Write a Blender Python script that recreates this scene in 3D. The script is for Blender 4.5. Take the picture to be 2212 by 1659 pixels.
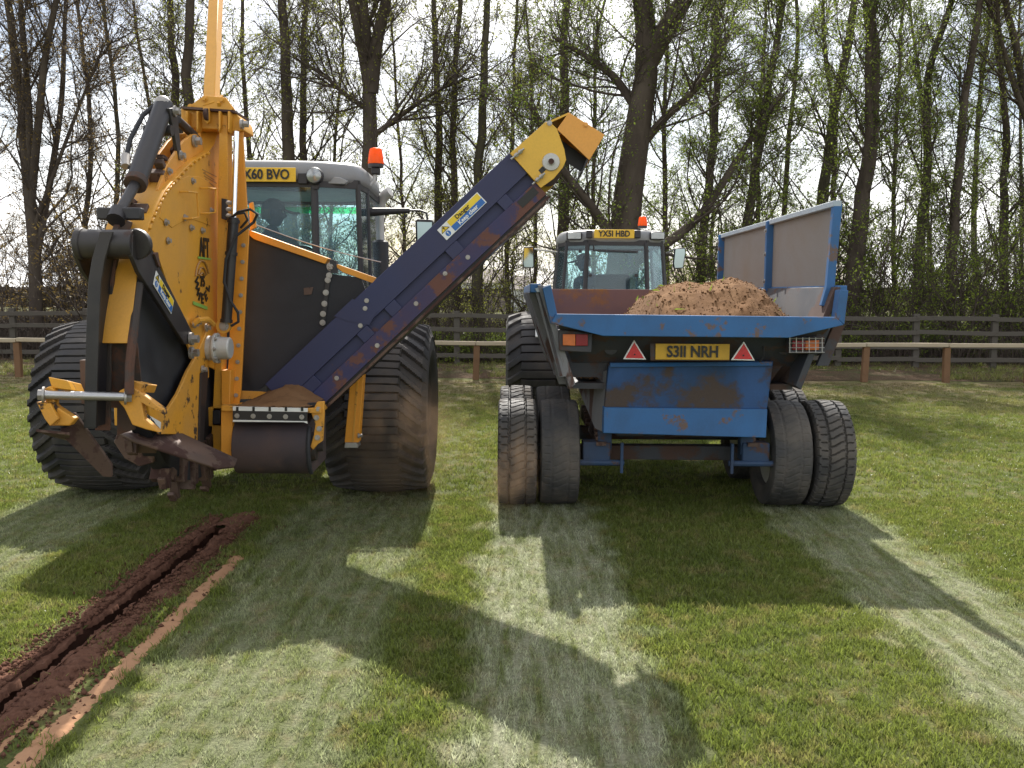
import bpy, bmesh, math, random
import numpy as np
from mathutils import Vector, Matrix
R = math.radians
V = Vector
random.seed(7)
for o in list(bpy.data.objects):
    bpy.data.objects.remove(o)
SC = bpy.context.scene
COL = SC.collection

# ------------------------------------------------------------------ camera
CAM_H = 1.6
FPX = 2000.0                      # focal length in pixels of a 2212 px wide picture
MROT = Matrix.Rotation(R(90 - 5.56), 3, 'X') @ Matrix.Rotation(R(0.34), 3, 'Z')
cd = bpy.data.cameras.new('camera')
cam = bpy.data.objects.new('camera', cd)
COL.objects.link(cam)
cam.matrix_world = Matrix.Translation((0, 0, CAM_H)) @ MROT.to_4x4()
cd.sensor_width = 36
cd.lens = 36 * FPX / 2212
cd.clip_start = 0.05
cd.clip_end = 2000
SC.camera = cam

# ------------------------------------------------------------------ sky and sun
SUN_EL, SUN_AZ = 42.5, -2.5       # azimuth from +Y towards +X
w = bpy.data.worlds.new('World')
SC.world = w
w.use_nodes = True
nt = w.node_tree
nt.nodes.clear()


def nd(nt, t, ins=None, **props):
    n = nt.nodes.new(t)
    for k, v in props.items():
        setattr(n, k, v)
    for k, v in (ins or {}).items():
        s = n.inputs[k]
        if isinstance(v, bpy.types.NodeSocket):
            nt.links.new(v, s)
        else:
            s.default_value = v
    return n


def ramp(nt, fac, stops, interp='LINEAR'):
    n = nt.nodes.new('ShaderNodeValToRGB')
    n.color_ramp.interpolation = interp
    e = n.color_ramp.elements
    while len(e) < len(stops):
        e.new(0.5)
    for i, (p, c) in enumerate(stops):
        e[i].position = p
        e[i].color = (c, c, c, 1) if not hasattr(c, '__len__') else (*c[:3], 1)
    nt.links.new(fac, n.inputs[0])
    return n


def mixc(nt, f, a, b, blend='MIX'):
    n = nt.nodes.new('ShaderNodeMix')
    n.data_type = 'RGBA'
    n.blend_type = blend
    for idx, v in ((0, f), (6, a), (7, b)):
        s = n.inputs[idx]
        if isinstance(v, bpy.types.NodeSocket):
            nt.links.new(v, s)
        elif idx == 0:
            s.default_value = v
        else:
            s.default_value = (*v[:3], 1)
    return n.outputs[2]


def math_(nt, op, a, b=0.0, c=None, clamp=False):
    n = nt.nodes.new('ShaderNodeMath')
    n.operation = op
    n.use_clamp = clamp
    for i, v in enumerate((a, b, c)):
        if v is None:
            continue
        if isinstance(v, bpy.types.NodeSocket):
            nt.links.new(v, n.inputs[i])
        else:
            n.inputs[i].default_value = v
    return n.outputs[0]


sky = nd(nt, 'ShaderNodeTexSky', sky_type='NISHITA', sun_disc=False, sun_elevation=R(SUN_EL),
         sun_rotation=R(SUN_AZ), air_density=1.0, dust_density=1.6, ozone_density=1.2)
tc = nd(nt, 'ShaderNodeTexCoord')
cmap = nd(nt, 'ShaderNodeMapping', {'Vector': tc.outputs['Generated'], 'Scale': (1, 1, 2.2)})
cn = nd(nt, 'ShaderNodeTexNoise', {'Vector': cmap.outputs[0], 'Scale': 2.6, 'Detail': 7.0, 'Roughness': 0.55})
cr = ramp(nt, cn.outputs['Fac'], [(0.40, 0.0), (0.62, 1.0)])
skyc = mixc(nt, cr.outputs[0], sky.outputs[0], (15.5, 15.4, 15.3))
bg = nd(nt, 'ShaderNodeBackground', {'Color': skyc, 'Strength': 0.076})
wo = nd(nt, 'ShaderNodeOutputWorld', {'Surface': bg.outputs[0]})

sd = bpy.data.lights.new('sun', 'SUN')
sd.energy = 5.0
sd.angle = R(0.55)
sd.color = (1.0, 0.95, 0.87)
sun = bpy.data.objects.new('sun', sd)
COL.objects.link(sun)
az, el = R(SUN_AZ), R(SUN_EL)
SDIR = V((math.sin(az) * math.cos(el), math.cos(az) * math.cos(el), math.sin(el)))
sun.rotation_euler = SDIR.to_track_quat('Z', 'Y').to_euler()
sun.location = SDIR * 60

SC.view_settings.view_transform = 'Standard'
SC.view_settings.look = 'None'
SC.view_settings.gamma = 1
SC.view_settings.use_curve_mapping = False
SC.view_settings.exposure = 0.84
SC.render.engine = 'CYCLES'
SC.cycles.max_bounces = 5
SC.cycles.diffuse_bounces = 3
SC.cycles.transparent_max_bounces = 12
SC.cycles.volume_bounces = 1

# ------------------------------------------------------------------ geometry helpers
O = V((0, 0, CAM_H))


def ray(px, py):
    return MROT @ V(((px - 1106) / FPX, -(py - 829.5) / FPX, -1))


def onY(px, py, Y):
    d = ray(px, py)
    return O + d * (Y / d.y)


def onX(px, py, X):
    d = ray(px, py)
    return O + d * (X / d.x)


def onZ(px, py, z=0.0):
    d = ray(px, py)
    return O + d * ((z - CAM_H) / d.z)


def tag(o, label=None, cat=None, group=None, kind=None):
    if label:
        o['label'] = label
    if cat:
        o['category'] = cat
    if group:
        o['group'] = group
    if kind:
        o['kind'] = kind
    return o


def root_base(o):
    while o.parent:
        o = o.parent
    return o.location.copy() if o.type == 'EMPTY' else V((0, 0, 0))


def thing(name, label, cat, loc, group=None):
    o = bpy.data.objects.new(name, None)
    o.empty_display_size = 0.1
    COL.objects.link(o)
    o.location = loc
    return tag(o, label, cat, group)


def frame(d):
    d = V(d).normalized()
    a = V((0, 0, 1)) if abs(d.z) < 0.9 else V((1, 0, 0))
    x = d.cross(a).normalized()
    return x, d.cross(x).normalized()


class MB:
    def __init__(self):
        self.v = []
        self.f = []

    def add(self, vs, fs):
        n = len(self.v)
        self.v += [V(p) for p in vs]
        self.f += [tuple(i + n for i in f) for f in fs]
        return self

    def box(self, c, s, M=None):
        c = V(c)
        vs = []
        for sx in (-.5, .5):
            for sy in (-.5, .5):
                for sz in (-.5, .5):
                    p = V((sx * s[0], sy * s[1], sz * s[2]))
                    vs.append(c + (M @ p if M else p))
        return self.add(vs, [(0, 1, 3, 2), (4, 6, 7, 5), (0, 4, 5, 1), (2, 3, 7, 6), (0, 2, 6, 4), (1, 5, 7, 3)])

    def bar(self, a, b, w, h, up=None):
        """box section from a to b; w across, h along 'up'"""
        a, b = V(a), V(b)
        d = (b - a).normalized()
        u = V(up) if up is not None else (V((0, 0, 1)) if abs(d.z) < .9 else V((0, 1, 0)))
        x = d.cross(u).normalized()
        u = x.cross(d).normalized()
        q = [x * (sx * w / 2) + u * (sy * h / 2) for sx, sy in ((-1, -1), (1, -1), (1, 1), (-1, 1))]
        return self.add([a + k for k in q] + [b + k for k in q],
                        [(3, 2, 1, 0), (4, 5, 6, 7)] + [(i, (i + 1) % 4, (i + 1) % 4 + 4, i + 4) for i in range(4)])

    def prism(self, poly, off):
        off = V(off)
        n = len(poly)
        p = [V(q) for q in poly]
        return self.add(p + [q + off for q in p],
                        [tuple(range(n))[::-1], tuple(range(n, 2 * n))] +
                        [(i, (i + 1) % n, (i + 1) % n + n, i + n) for i in range(n)])

    def loft(self, rings, caps=True):
        n = len(rings[0])
        vs = [p for r in rings for p in r]
        fs = []
        for k in range(len(rings) - 1):
            for i in range(n):
                j = (i + 1) % n
                fs.append((k * n + i, k * n + j, (k + 1) * n + j, (k + 1) * n + i))
        if caps:
            fs.append(tuple(range(n))[::-1])
            m = (len(rings) - 1) * n
            fs.append(tuple(range(m, m + n)))
        return self.add(vs, fs)

    def tube(self, pts, r, n=10, caps=True):
        pts = [V(p) for p in pts]
        rr = r if hasattr(r, '__len__') else [r] * len(pts)
        rings = []
        x = None
        for i, p in enumerate(pts):
            d = (pts[min(i + 1, len(pts) - 1)] - pts[max(i - 1, 0)]).normalized()
            if x is None:
                x, y = frame(d)
            else:
                x = (x - d * x.dot(d)).normalized()
                y = d.cross(x)
            rings.append([p + (x * math.cos(2 * math.pi * k / n) + y * math.sin(2 * math.pi * k / n)) * rr[i] for k in range(n)])
        return self.loft(rings, caps)

    def disc(self, c, axis, r, t, n=24):
        c, a = V(c), V(axis).normalized()
        return self.tube([c - a * t / 2, c + a * t / 2], r, n)

    def lathe(self, prof, c=(0, 0, 0), axis=(1, 0, 0), n=32, closed=False):
        """prof: list of (along axis, radius)"""
        c, a = V(c), V(axis).normalized()
        x, y = frame(a)
        rings = [[c + a * t + (x * math.cos(2 * math.pi * k / n) + y * math.sin(2 * math.pi * k / n)) * r for k in range(n)] for t, r in prof]
        return self.loft(rings, True)

    def ball(self, c, r, n=12, m=8, sq=(1, 1, 1)):
        c = V(c)
        rings = []
        for i in range(1, m):
            th = math.pi * i / m
            rings.append([c + V((r * sq[0] * math.sin(th) * math.cos(2 * math.pi * k / n), r * sq[1] * math.sin(th) * math.sin(2 * math.pi * k / n), -r * sq[2] * math.cos(th))) for k in range(n)])
        return self.loft(rings, True)

    def build(self, name, mat, parent=None, bevel=0, smooth=True, kind=None, loc=None, ang=35):
        base = root_base(parent) if parent else V((0, 0, 0))
        if loc is not None:
            base = V(loc)
        me = bpy.data.meshes.new(name)
        bm = bmesh.new()
        bv = [bm.verts.new(p - base) for p in self.v]
        for f in self.f:
            try:
                bm.faces.new([bv[i] for i in f])
            except ValueError:
                pass
        bmesh.ops.recalc_face_normals(bm, faces=bm.faces)
        bm.to_mesh(me)
        bm.free()
        if smooth:
            for p in me.polygons:
                p.use_smooth = True
            me.set_sharp_from_angle(angle=R(ang))
        me.materials.append(MAT[mat])
        o = bpy.data.objects.new(name, me)
        COL.objects.link(o)
        if parent:
            o.parent = parent
        if loc is not None:
            o.location = loc
        if bevel:
            m = o.modifiers.new('bevel', 'BEVEL')
            m.width = bevel
            m.segments = 2
            m.limit_method = 'ANGLE'
            m.angle_limit = R(40)
        if kind:
            o['kind'] = kind
        return o


def mesh_np(name, verts, faces, mat, parent=None, smooth=False, loc=None):
    """verts (N,3), faces (M,k) numpy"""
    verts = np.asarray(verts, dtype=np.float32)
    if parent is not None and loc is None:
        b = root_base(parent)
        verts = verts - np.array(b[:], dtype=np.float32)
    faces = np.asarray(faces, dtype=np.int32)
    me = bpy.data.meshes.new(name)
    k = faces.shape[1]
    me.vertices.add(len(verts))
    me.vertices.foreach_set('co', verts.ravel())
    me.loops.add(faces.size)
    me.loops.foreach_set('vertex_index', faces.ravel())
    me.polygons.add(len(faces))
    me.polygons.foreach_set('loop_start', np.arange(0, faces.size, k, dtype=np.int32))
    if smooth:
        me.polygons.foreach_set('use_smooth', np.ones(len(faces), dtype=bool))
    me.update(calc_edges=True)
    me.materials.append(MAT[mat])
    o = bpy.data.objects.new(name, me)
    COL.objects.link(o)
    if parent is not None:
        o.parent = parent
    if loc is not None:
        o.location = loc
    return o


def hash2(ix, iy, seed):
    h = (ix * 374761393 + iy * 668265263 + seed * 1442695041) & 0xffffffff
    h = ((h ^ (h >> 13)) * 1274126177) & 0xffffffff
    return ((h ^ (h >> 16)) & 0xffff) / 65535.0


def vnoise(x, y, seed=0):
    x = np.asarray(x, float)
    y = np.asarray(y, float)
    ix = np.floor(x).astype(np.int64)
    iy = np.floor(y).astype(np.int64)
    fx, fy = x - ix, y - iy
    fx = fx * fx * (3 - 2 * fx)
    fy = fy * fy * (3 - 2 * fy)
    a, b, c, d = hash2(ix, iy, seed), hash2(ix + 1, iy, seed), hash2(ix, iy + 1, seed), hash2(ix + 1, iy + 1, seed)
    return (a * (1 - fx) + b * fx) * (1 - fy) + (c * (1 - fx) + d * fx) * fy


def fbm(x, y, seed=0, oct=4, rough=0.5):
    s, a, t = 0, 1.0, 0
    for k in range(oct):
        s = s + a * vnoise(x * 2 ** k, y * 2 ** k, seed + k * 17)
        t += a
        a *= rough
    return s / t


# ------------------------------------------------------------------ materials
MAT = {}


def newmat(name):
    m = bpy.data.materials.new(name)
    m.use_nodes = True
    nt = m.node_tree
    nt.nodes.clear()
    MAT[name] = m
    return m, nt


def out(nt, sh, disp=None):
    n = nd(nt, 'ShaderNodeOutputMaterial', {'Surface': sh})
    if disp is not None:
        nt.links.new(disp, n.inputs['Displacement'])


def paint(name, col, rust=(.10, .045, .022), amt=.2, scale=5.0, rough=.45, metal=0.0, dust=(.24, .17, .11), damt=.3,
          bump=.06, soft=.05, spec=.5, streak=False):
    m, nt = newmat(name)
    tc = nd(nt, 'ShaderNodeTexCoord')
    co = tc.outputs['Object']
    if streak:
        co2 = nd(nt, 'ShaderNodeMapping', {'Vector': co, 'Scale': (1, 1, .3)}).outputs[0]
    else:
        co2 = co
    n1 = nd(nt, 'ShaderNodeTexNoise', {'Vector': co2, 'Scale': scale, 'Detail': 9.0, 'Roughness': .66})
    n2 = nd(nt, 'ShaderNodeTexNoise', {'Vector': co2, 'Scale': scale * .45, 'Detail': 6.0, 'Roughness': .6, 'Distortion': .4})
    n3 = nd(nt, 'ShaderNodeTexNoise', {'Vector': co, 'Scale': 90.0, 'Detail': 3.0})
    th = .72 - amt * .45
    r1 = ramp(nt, n1.outputs[0], [(th, 0.0), (th + soft, 1.0)])
    if amt <= 0:
        f1 = 0.0
    else:
        f1 = r1.outputs[0]
    r2 = ramp(nt, n2.outputs[0], [(.38, 0.0), (.72, damt)])
    c = mixc(nt, r2.outputs[0], col, dust)
    c = mixc(nt, f1, c, rust)
    g = ramp(nt, n3.outputs[0], [(.3, .95), (.7, 1.03)])
    c = mixc(nt, 1.0, c, g.outputs[0], 'MULTIPLY')
    rr = math_(nt, 'ADD', math_(nt, 'MULTIPLY', r2.outputs[0], .5), rough)
    if amt > 0:
        rr = math_(nt, 'ADD', rr, math_(nt, 'MULTIPLY', r1.outputs[0], .3), clamp=True)
    b = nd(nt, 'ShaderNodeBump', {'Strength': bump, 'Distance': .01, 'Height': n1.outputs[0]})
    p = nd(nt, 'ShaderNodeBsdfPrincipled', {'Base Color': c, 'Roughness': rr, 'Metallic': metal, 'Normal': b.outputs[0],
                                            'Specular IOR Level': spec})
    out(nt, p.outputs[0])


def plain(name, col, rough=.5, metal=0.0, var=.12, scale=20.0, emit=0, trans=0.0):
    m, nt = newmat(name)
    tc = nd(nt, 'ShaderNodeTexCoord')
    n1 = nd(nt, 'ShaderNodeTexNoise', {'Vector': tc.outputs['Object'], 'Scale': scale, 'Detail': 5.0})
    g = ramp(nt, n1.outputs[0], [(.3, 1 - var), (.7, 1 + var)])
    c = mixc(nt, 1.0, col, g.outputs[0], 'MULTIPLY')
    p = nd(nt, 'ShaderNodeBsdfPrincipled', {'Base Color': c, 'Roughness': rough, 'Metallic': metal})
    sh = p.outputs[0]
    if trans:
        t = nd(nt, 'ShaderNodeBsdfTranslucent', {'Color': c})
        sh = nd(nt, 'ShaderNodeMixShader', {0: trans, 1: sh, 2: t.outputs[0]}).outputs[0]
    if emit:
        e = nd(nt, 'ShaderNodeEmission', {'Color': c, 'Strength': emit})
        sh = nd(nt, 'ShaderNodeAddShader', {0: sh, 1: e.outputs[0]}).outputs[0]
    out(nt, sh)


YEL = (.70, .33, .028)
paint('yellow_paint', YEL, amt=.19, scale=6.0, rough=.42, damt=.42, dust=(.42, .24, .09))
paint('yellow_worn', (.66, .30, .026), amt=.37, scale=9.0, rough=.5, damt=.4, dust=(.34, .20, .09), rust=(.05, .028, .018))
paint('orange_paint', (.72, .29, .022), amt=.14, scale=4.0, rough=.42, damt=.25, dust=(.45, .24, .08))
paint('chute_yellow', (.74, .43, .04), amt=.13, scale=4.5, rough=.42, damt=.15)
paint('chute_orange', (.74, .33, .05), amt=.13, scale=4.5, rough=.42, damt=.15)
paint('navy_paint', (.020, .026, .085), amt=.22, scale=3.0, rough=.5, damt=.35, dust=(.07, .055, .07), rust=(.11, .055, .05))
paint('navy_rust', (.022, .030, .105), amt=.52, scale=5.0, rough=.6, damt=.5, dust=(.12, .06, .05), rust=(.14, .065, .05))
paint('black_paint', (.014, .013, .017), amt=.18, scale=5.0, rough=.38, damt=.45, dust=(.085, .07, .06), rust=(.05, .03, .025))
paint('black_dirty', (.03, .024, .022), amt=.5, scale=4.0, rough=.6, damt=.8, dust=(.12, .07, .05), rust=(.10, .05, .035))
paint('rubber_sheet', (.010, .0105, .014), amt=.08, scale=3.0, rough=.6, damt=.9, dust=(.058, .058, .066), rust=(.12, .10, .09), soft=.2)
paint('rubber_belt', (.04, .03, .035), amt=.3, scale=5.0, rough=.7, damt=.8, dust=(.13, .08, .065), rust=(.12, .07, .055), soft=.2)
paint('rust_steel', (.09, .055, .042), amt=.5, scale=6.0, rough=.6, damt=.7, dust=(.17, .10, .07), rust=(.06, .03, .025))
paint('steel', (.45, .45, .46), amt=.2, scale=9.0, rough=.35, metal=.8, damt=.3, rust=(.2, .15, .11))
paint('bolt_steel', (.40, .38, .36), amt=.2, scale=9.0, rough=.4, metal=.6, damt=.3, rust=(.2, .14, .1))
plain('chrome', (.8, .82, .85), .12, 1.0, .03)
paint('cast_grey', (.50, .49, .47), amt=.05, scale=8.0, rough=.45, metal=.2, damt=.3, rust=(.25, .2, .15))
paint('trailer_blue', (.026, .125, .32), amt=.31, scale=6.5, rough=.55, damt=.6, dust=(.06, .10, .17), rust=(.15, .105, .09))
paint('trailer_muddy', (.016, .075, .22), amt=.54, scale=3.6, rough=.6, damt=.85, dust=(.035, .055, .085), rust=(.075, .056, .046), soft=.10, bump=.3)
paint('trailer_steelblue', (.018, .055, .13), amt=.35, scale=5.0, rough=.6, damt=.8, dust=(.05, .05, .06), rust=(.09, .055, .045))
paint('trailer_dark', (.040, .046, .060), amt=.5, scale=3.0, rough=.6, damt=.8, dust=(.10, .085, .08), rust=(.09, .055, .045))
paint('trailer_side', (.20, .20, .215), amt=.4, scale=5.0, rough=.6, damt=.6, dust=(.15, .13, .12), rust=(.1, .06, .05), streak=True)
paint('rusty_board', (.20, .105, .095), amt=.45, scale=3.4, rough=.7, damt=.6, dust=(.12, .085, .11), rust=(.29, .13, .045), soft=.12)
paint('board_grey', (.25, .225, .21), amt=.12, scale=2.2, rough=.6, damt=.7, dust=(.25, .19, .14), rust=(.17, .21, .26), soft=.3)
paint('bare_steel', (.52, .50, .50), amt=.3, scale=4.0, rough=.5, metal=.2, damt=.5, dust=(.3, .25, .22), rust=(.35, .29, .27), soft=.2)
paint('rail_grey', (.42, .47, .52), amt=.2, scale=5.0, rough=.45, damt=.3, dust=(.2, .3, .4))
paint('cab_silver', (.25, .255, .265), amt=.10, scale=5.0, rough=.4, damt=.35, dust=(.24, .21, .18), rust=(.18, .12, .08), soft=.15)
paint('cab_dark', (.022, .020, .024), amt=.12, scale=5.0, rough=.45, damt=.3, dust=(.08, .07, .06))
paint('tractor_body', (.30, .31, .32), amt=.1, scale=5.0, rough=.4, damt=.3)
paint('tyre_rubber', (.030, .029, .032), amt=.3, scale=6.0, rough=.65, damt=.8, dust=(.11, .095, .082), rust=(.085, .072, .062), soft=.2)
paint('tyre_dusty', (.042, .041, .042), amt=.4, scale=7.0, rough=.7, damt=.9, dust=(.15, .13, .11), rust=(.12, .10, .085), soft=.2)
paint('soil_dry', (.170, .092, .045), amt=.45, scale=11.0, rough=.95, damt=.8, dust=(.215, .125, .064), rust=(.10, .053, .027), bump=.6, soft=.2, spec=.1)
paint('soil_red', (.115, .055, .036), amt=.45, scale=16.0, rough=.95, damt=.7, dust=(.155, .082, .054), rust=(.062, .028, .02), bump=.7, soft=.2, spec=.1)
paint('soil_dark', (.055, .026, .018), amt=.3, scale=14.0, rough=.95, damt=.4, dust=(.09, .04, .026), rust=(.03, .016, .012), bump=.7, soft=.2, spec=.1)
paint('clay', (.37, .205, .115), amt=.25, scale=8.0, rough=.9, damt=.5, dust=(.42, .25, .145), rust=(.25, .125, .07), bump=.3, soft=.12, spec=.1)
plain('plate_yellow', (.78, .47, .02), .35, 0, .05, 30)
paint('plate_dirty', (.62, .36, .02), amt=.2, scale=14.0, rough=.5, damt=.5, dust=(.3, .2, .06), rust=(.2, .13, .05))
plain('black_print', (.014, .013, .012), .5, 0, .05)
plain('faint_ink', (.34, .17, .05), .5, 0, .1)
plain('blue_print', (.02, .13, .42), .4, 0, .05)
plain('yellow_print', (.78, .56, .03), .4, 0, .05)
plain('white_print', (.74, .74, .72), .4, 0, .06)
plain('green_print', (.22, .42, .08), .5, 0, .1)
plain('amber_lens', (.95, .20, .01), .25, 0, .08, 12, 0, .55)
plain('red_lens', (.30, .02, .03), .25, 0, .08, 30, 0, .2)
plain('amber_marker', (.60, .15, .03), .3, 0, .12, 30)
plain('red_reflector', (.55, .02, .025), .3, 0, .15, 60)
plain('lamp_glass', (.34, .35, .35), .25, .6, .15)
plain('mirror', (.30, .36, .36), .05, 1.0, .02)
plain('seat_cloth', (.03, .032, .04), .9)
plain('skin', (.42, .23, .16), .55, 0, .06)
plain('jacket', (.018, .026, .055), .85, 0, .15)
plain('trousers', (.03, .03, .035), .9, 0, .15)
plain('cap_cloth', (.012, .014, .022), .85, 0, .1)
plain('hair', (.06, .045, .03), .8)
paint('bark', (.072, .056, .045), amt=.35, scale=7.0, rough=.95, damt=.8, dust=(.13, .105, .08), rust=(.05, .037, .03), bump=.9, soft=.2, spec=.15, streak=True)
paint('bark_green', (.085, .074, .052), amt=.35, scale=7.0, rough=.95, damt=.8, dust=(.12, .108, .07), rust=(.05, .04, .03), bump=.9, soft=.2, spec=.15, streak=True)
plain('twig', (.075, .056, .043), .9, 0, .3, 3)
paint('timber_old', (.105, .092, .078), amt=.3, scale=6.0, rough=.9, damt=.6, dust=(.10, .095, .075), rust=(.06, .05, .04), soft=.2, spec=.1)
paint('timber_new', (.44, .37, .27), amt=.2, scale=6.0, rough=.85, damt=.4, dust=(.36, .28, .18), rust=(.25, .17, .1), soft=.2, spec=.15)
paint('timber_post', (.20, .115, .065), amt=.3, scale=6.0, rough=.9, damt=.5, dust=(.14, .09, .055), rust=(.09, .05, .03), soft=.2, spec=.1)
plain('far_white', (.7, .7, .68), .7)
plain('far_roof', (.22, .18, .16), .8)


def leafmat(name, c1, c2, tr=.5):
    m, nt = newmat(name)
    g = nd(nt, 'ShaderNodeNewGeometry')
    n1 = nd(nt, 'ShaderNodeTexNoise', {'Vector': g.outputs['Position'], 'Scale': .9, 'Detail': 4.0})
    r1 = ramp(nt, n1.outputs[0], [(.35, 0.0), (.65, 1.0)])
    rnd = nd(nt, 'ShaderNodeMath', {0: r1.outputs[0], 1: g.outputs['Random Per Island']}, operation='MULTIPLY')
    f = math_(nt, 'ADD', math_(nt, 'MULTIPLY', r1.outputs[0], .5), math_(nt, 'MULTIPLY', g.outputs['Random Per Island'], .5), clamp=True)
    c = mixc(nt, f, c1, c2)
    d = nd(nt, 'ShaderNodeBsdfPrincipled', {'Base Color': c, 'Roughness': .55, 'Specular IOR Level': .25})
    t = nd(nt, 'ShaderNodeBsdfTranslucent', {'Color': c})
    s = nd(nt, 'ShaderNodeMixShader', {0: tr, 1: d.outputs[0], 2: t.outputs[0]})
    out(nt, s.outputs[0])


leafmat('leaf_spring', (.15, .18, .028), (.33, .34, .06), .55)
leafmat('leaf_green', (.10, .16, .022), (.27, .33, .05), .55)
leafmat('leaf_brown', (.14, .085, .035), (.27, .20, .06), .5)


def glass(name, tint, gl=.12):
    m, nt = newmat(name)
    lw = nd(nt, 'ShaderNodeFresnel', {'IOR': 1.45})
    f = lw.outputs[0]
    t = nd(nt, 'ShaderNodeBsdfTransparent', {'Color': (*tint, 1)})
    g = nd(nt, 'ShaderNodeBsdfGlossy', {'Color': (.9, .95, 1, 1), 'Roughness': .04})
    s = nd(nt, 'ShaderNodeMixShader', {0: f, 1: t.outputs[0], 2: g.outputs[0]})
    # thin film of dust on the pane
    tc = nd(nt, 'ShaderNodeTexCoord')
    n = nd(nt, 'ShaderNodeTexNoise', {'Vector': tc.outputs['Object'], 'Scale': 2.5, 'Detail': 6.0})
    r = ramp(nt, n.outputs[0], [(.35, .03), (.75, gl)])
    df = nd(nt, 'ShaderNodeBsdfDiffuse', {'Color': (.35, .42, .45, 1)})
    tl = nd(nt, 'ShaderNodeBsdfTranslucent', {'Color': (.35, .42, .45, 1)})
    dd = nd(nt, 'ShaderNodeMixShader', {0: .5, 1: df.outputs[0], 2: tl.outputs[0]})
    s2 = nd(nt, 'ShaderNodeMixShader', {0: r.outputs[0], 1: s.outputs[0], 2: dd.outputs[0]})
    out(nt, s2.outputs[0])


glass('cab_glass', (.80, .92, .94), .10)
glass('visor_tint', (.28, .95, .55), .2)


# tracks pressed into the grass by the tyres (world metres): x from, x to, y limit
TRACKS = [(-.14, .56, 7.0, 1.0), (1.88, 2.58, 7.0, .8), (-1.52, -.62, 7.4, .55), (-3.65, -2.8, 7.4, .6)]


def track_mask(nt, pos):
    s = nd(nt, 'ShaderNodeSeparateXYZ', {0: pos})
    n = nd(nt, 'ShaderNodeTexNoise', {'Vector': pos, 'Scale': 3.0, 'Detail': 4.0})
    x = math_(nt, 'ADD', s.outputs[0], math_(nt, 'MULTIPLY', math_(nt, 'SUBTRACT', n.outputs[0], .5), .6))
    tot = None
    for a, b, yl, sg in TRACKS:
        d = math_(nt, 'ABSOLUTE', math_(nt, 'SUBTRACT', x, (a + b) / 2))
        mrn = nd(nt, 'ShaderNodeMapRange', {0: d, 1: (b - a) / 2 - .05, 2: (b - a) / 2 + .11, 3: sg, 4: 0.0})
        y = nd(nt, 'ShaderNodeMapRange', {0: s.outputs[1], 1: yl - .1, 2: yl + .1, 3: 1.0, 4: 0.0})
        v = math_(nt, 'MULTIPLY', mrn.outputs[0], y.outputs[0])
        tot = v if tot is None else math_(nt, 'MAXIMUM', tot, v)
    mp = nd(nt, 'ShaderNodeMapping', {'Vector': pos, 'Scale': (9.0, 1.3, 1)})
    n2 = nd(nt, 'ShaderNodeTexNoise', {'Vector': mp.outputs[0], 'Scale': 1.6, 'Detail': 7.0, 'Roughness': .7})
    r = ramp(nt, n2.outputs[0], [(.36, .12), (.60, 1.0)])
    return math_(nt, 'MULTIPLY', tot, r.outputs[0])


def grass_colour(nt, pos, blade):
    n1 = nd(nt, 'ShaderNodeTexNoise', {'Vector': pos, 'Scale': .7, 'Detail': 6.0, 'Roughness': .6})
    n2 = nd(nt, 'ShaderNodeTexNoise', {'Vector': pos, 'Scale': 6.0, 'Detail': 6.0, 'Roughness': .7})
    r1 = ramp(nt, n1.outputs[0], [(.35, 0.0), (.68, 1.0)])
    r2 = ramp(nt, n2.outputs[0], [(.50, 0.0), (.72, 1.0)])
    if blade:
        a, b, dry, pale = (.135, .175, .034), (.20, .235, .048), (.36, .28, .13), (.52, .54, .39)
    else:
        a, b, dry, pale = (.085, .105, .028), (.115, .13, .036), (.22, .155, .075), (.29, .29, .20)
    c = mixc(nt, r1.outputs[0], a, b)
    c = mixc(nt, math_(nt, 'MULTIPLY', r2.outputs[0], .75), c, dry)
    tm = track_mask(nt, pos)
    c = mixc(nt, math_(nt, 'MULTIPLY', tm, .85), c, pale)  # pale mixes flattened-grass colour with its backlit sheen, painted in
    # worn, drier ground towards the fence
    s = nd(nt, 'ShaderNodeSeparateXYZ', {0: pos})
    n3 = nd(nt, 'ShaderNodeTexNoise', {'Vector': nd(nt, 'ShaderNodeMapping', {'Vector': pos, 'Scale': (.5, 1.6, 1)}).outputs[0], 'Scale': 1.3, 'Detail': 6.0})
    yf = nd(nt, 'ShaderNodeMapRange', {0: s.outputs[1], 1: 11.0, 2: 16.5, 3: 0.0, 4: .75})
    yb = nd(nt, 'ShaderNodeMapRange', {0: s.outputs[1], 1: 17.3, 2: 18.0, 3: 1.0, 4: .25})
    r3 = ramp(nt, n3.outputs[0], [(.36, 0.0), (.58, 1.0)])
    f3 = math_(nt, 'MULTIPLY', math_(nt, 'MULTIPLY', yf.outputs[0], r3.outputs[0]), yb.outputs[0])
    c = mixc(nt, f3, c, (.25, .19, .11) if blade else (.23, .165, .10))
    return c, tm


m, nt = newmat('lawn')
g = nd(nt, 'ShaderNodeNewGeometry')
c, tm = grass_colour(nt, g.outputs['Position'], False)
nb = nd(nt, 'ShaderNodeTexNoise', {'Vector': g.outputs['Position'], 'Scale': 60.0, 'Detail': 6.0, 'Roughness': .7})
rb = ramp(nt, nb.outputs[0], [(.3, .55), (.7, 1.35)])
c = mixc(nt, 1.0, c, rb.outputs[0], 'MULTIPLY')
b = nd(nt, 'ShaderNodeBump', {'Strength': .9, 'Distance': .02, 'Height': nb.outputs[0]})
p = nd(nt, 'ShaderNodeBsdfPrincipled', {'Base Color': c, 'Roughness': .9, 'Specular IOR Level': .15, 'Normal': b.outputs[0]})
out(nt, p.outputs[0])

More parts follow.
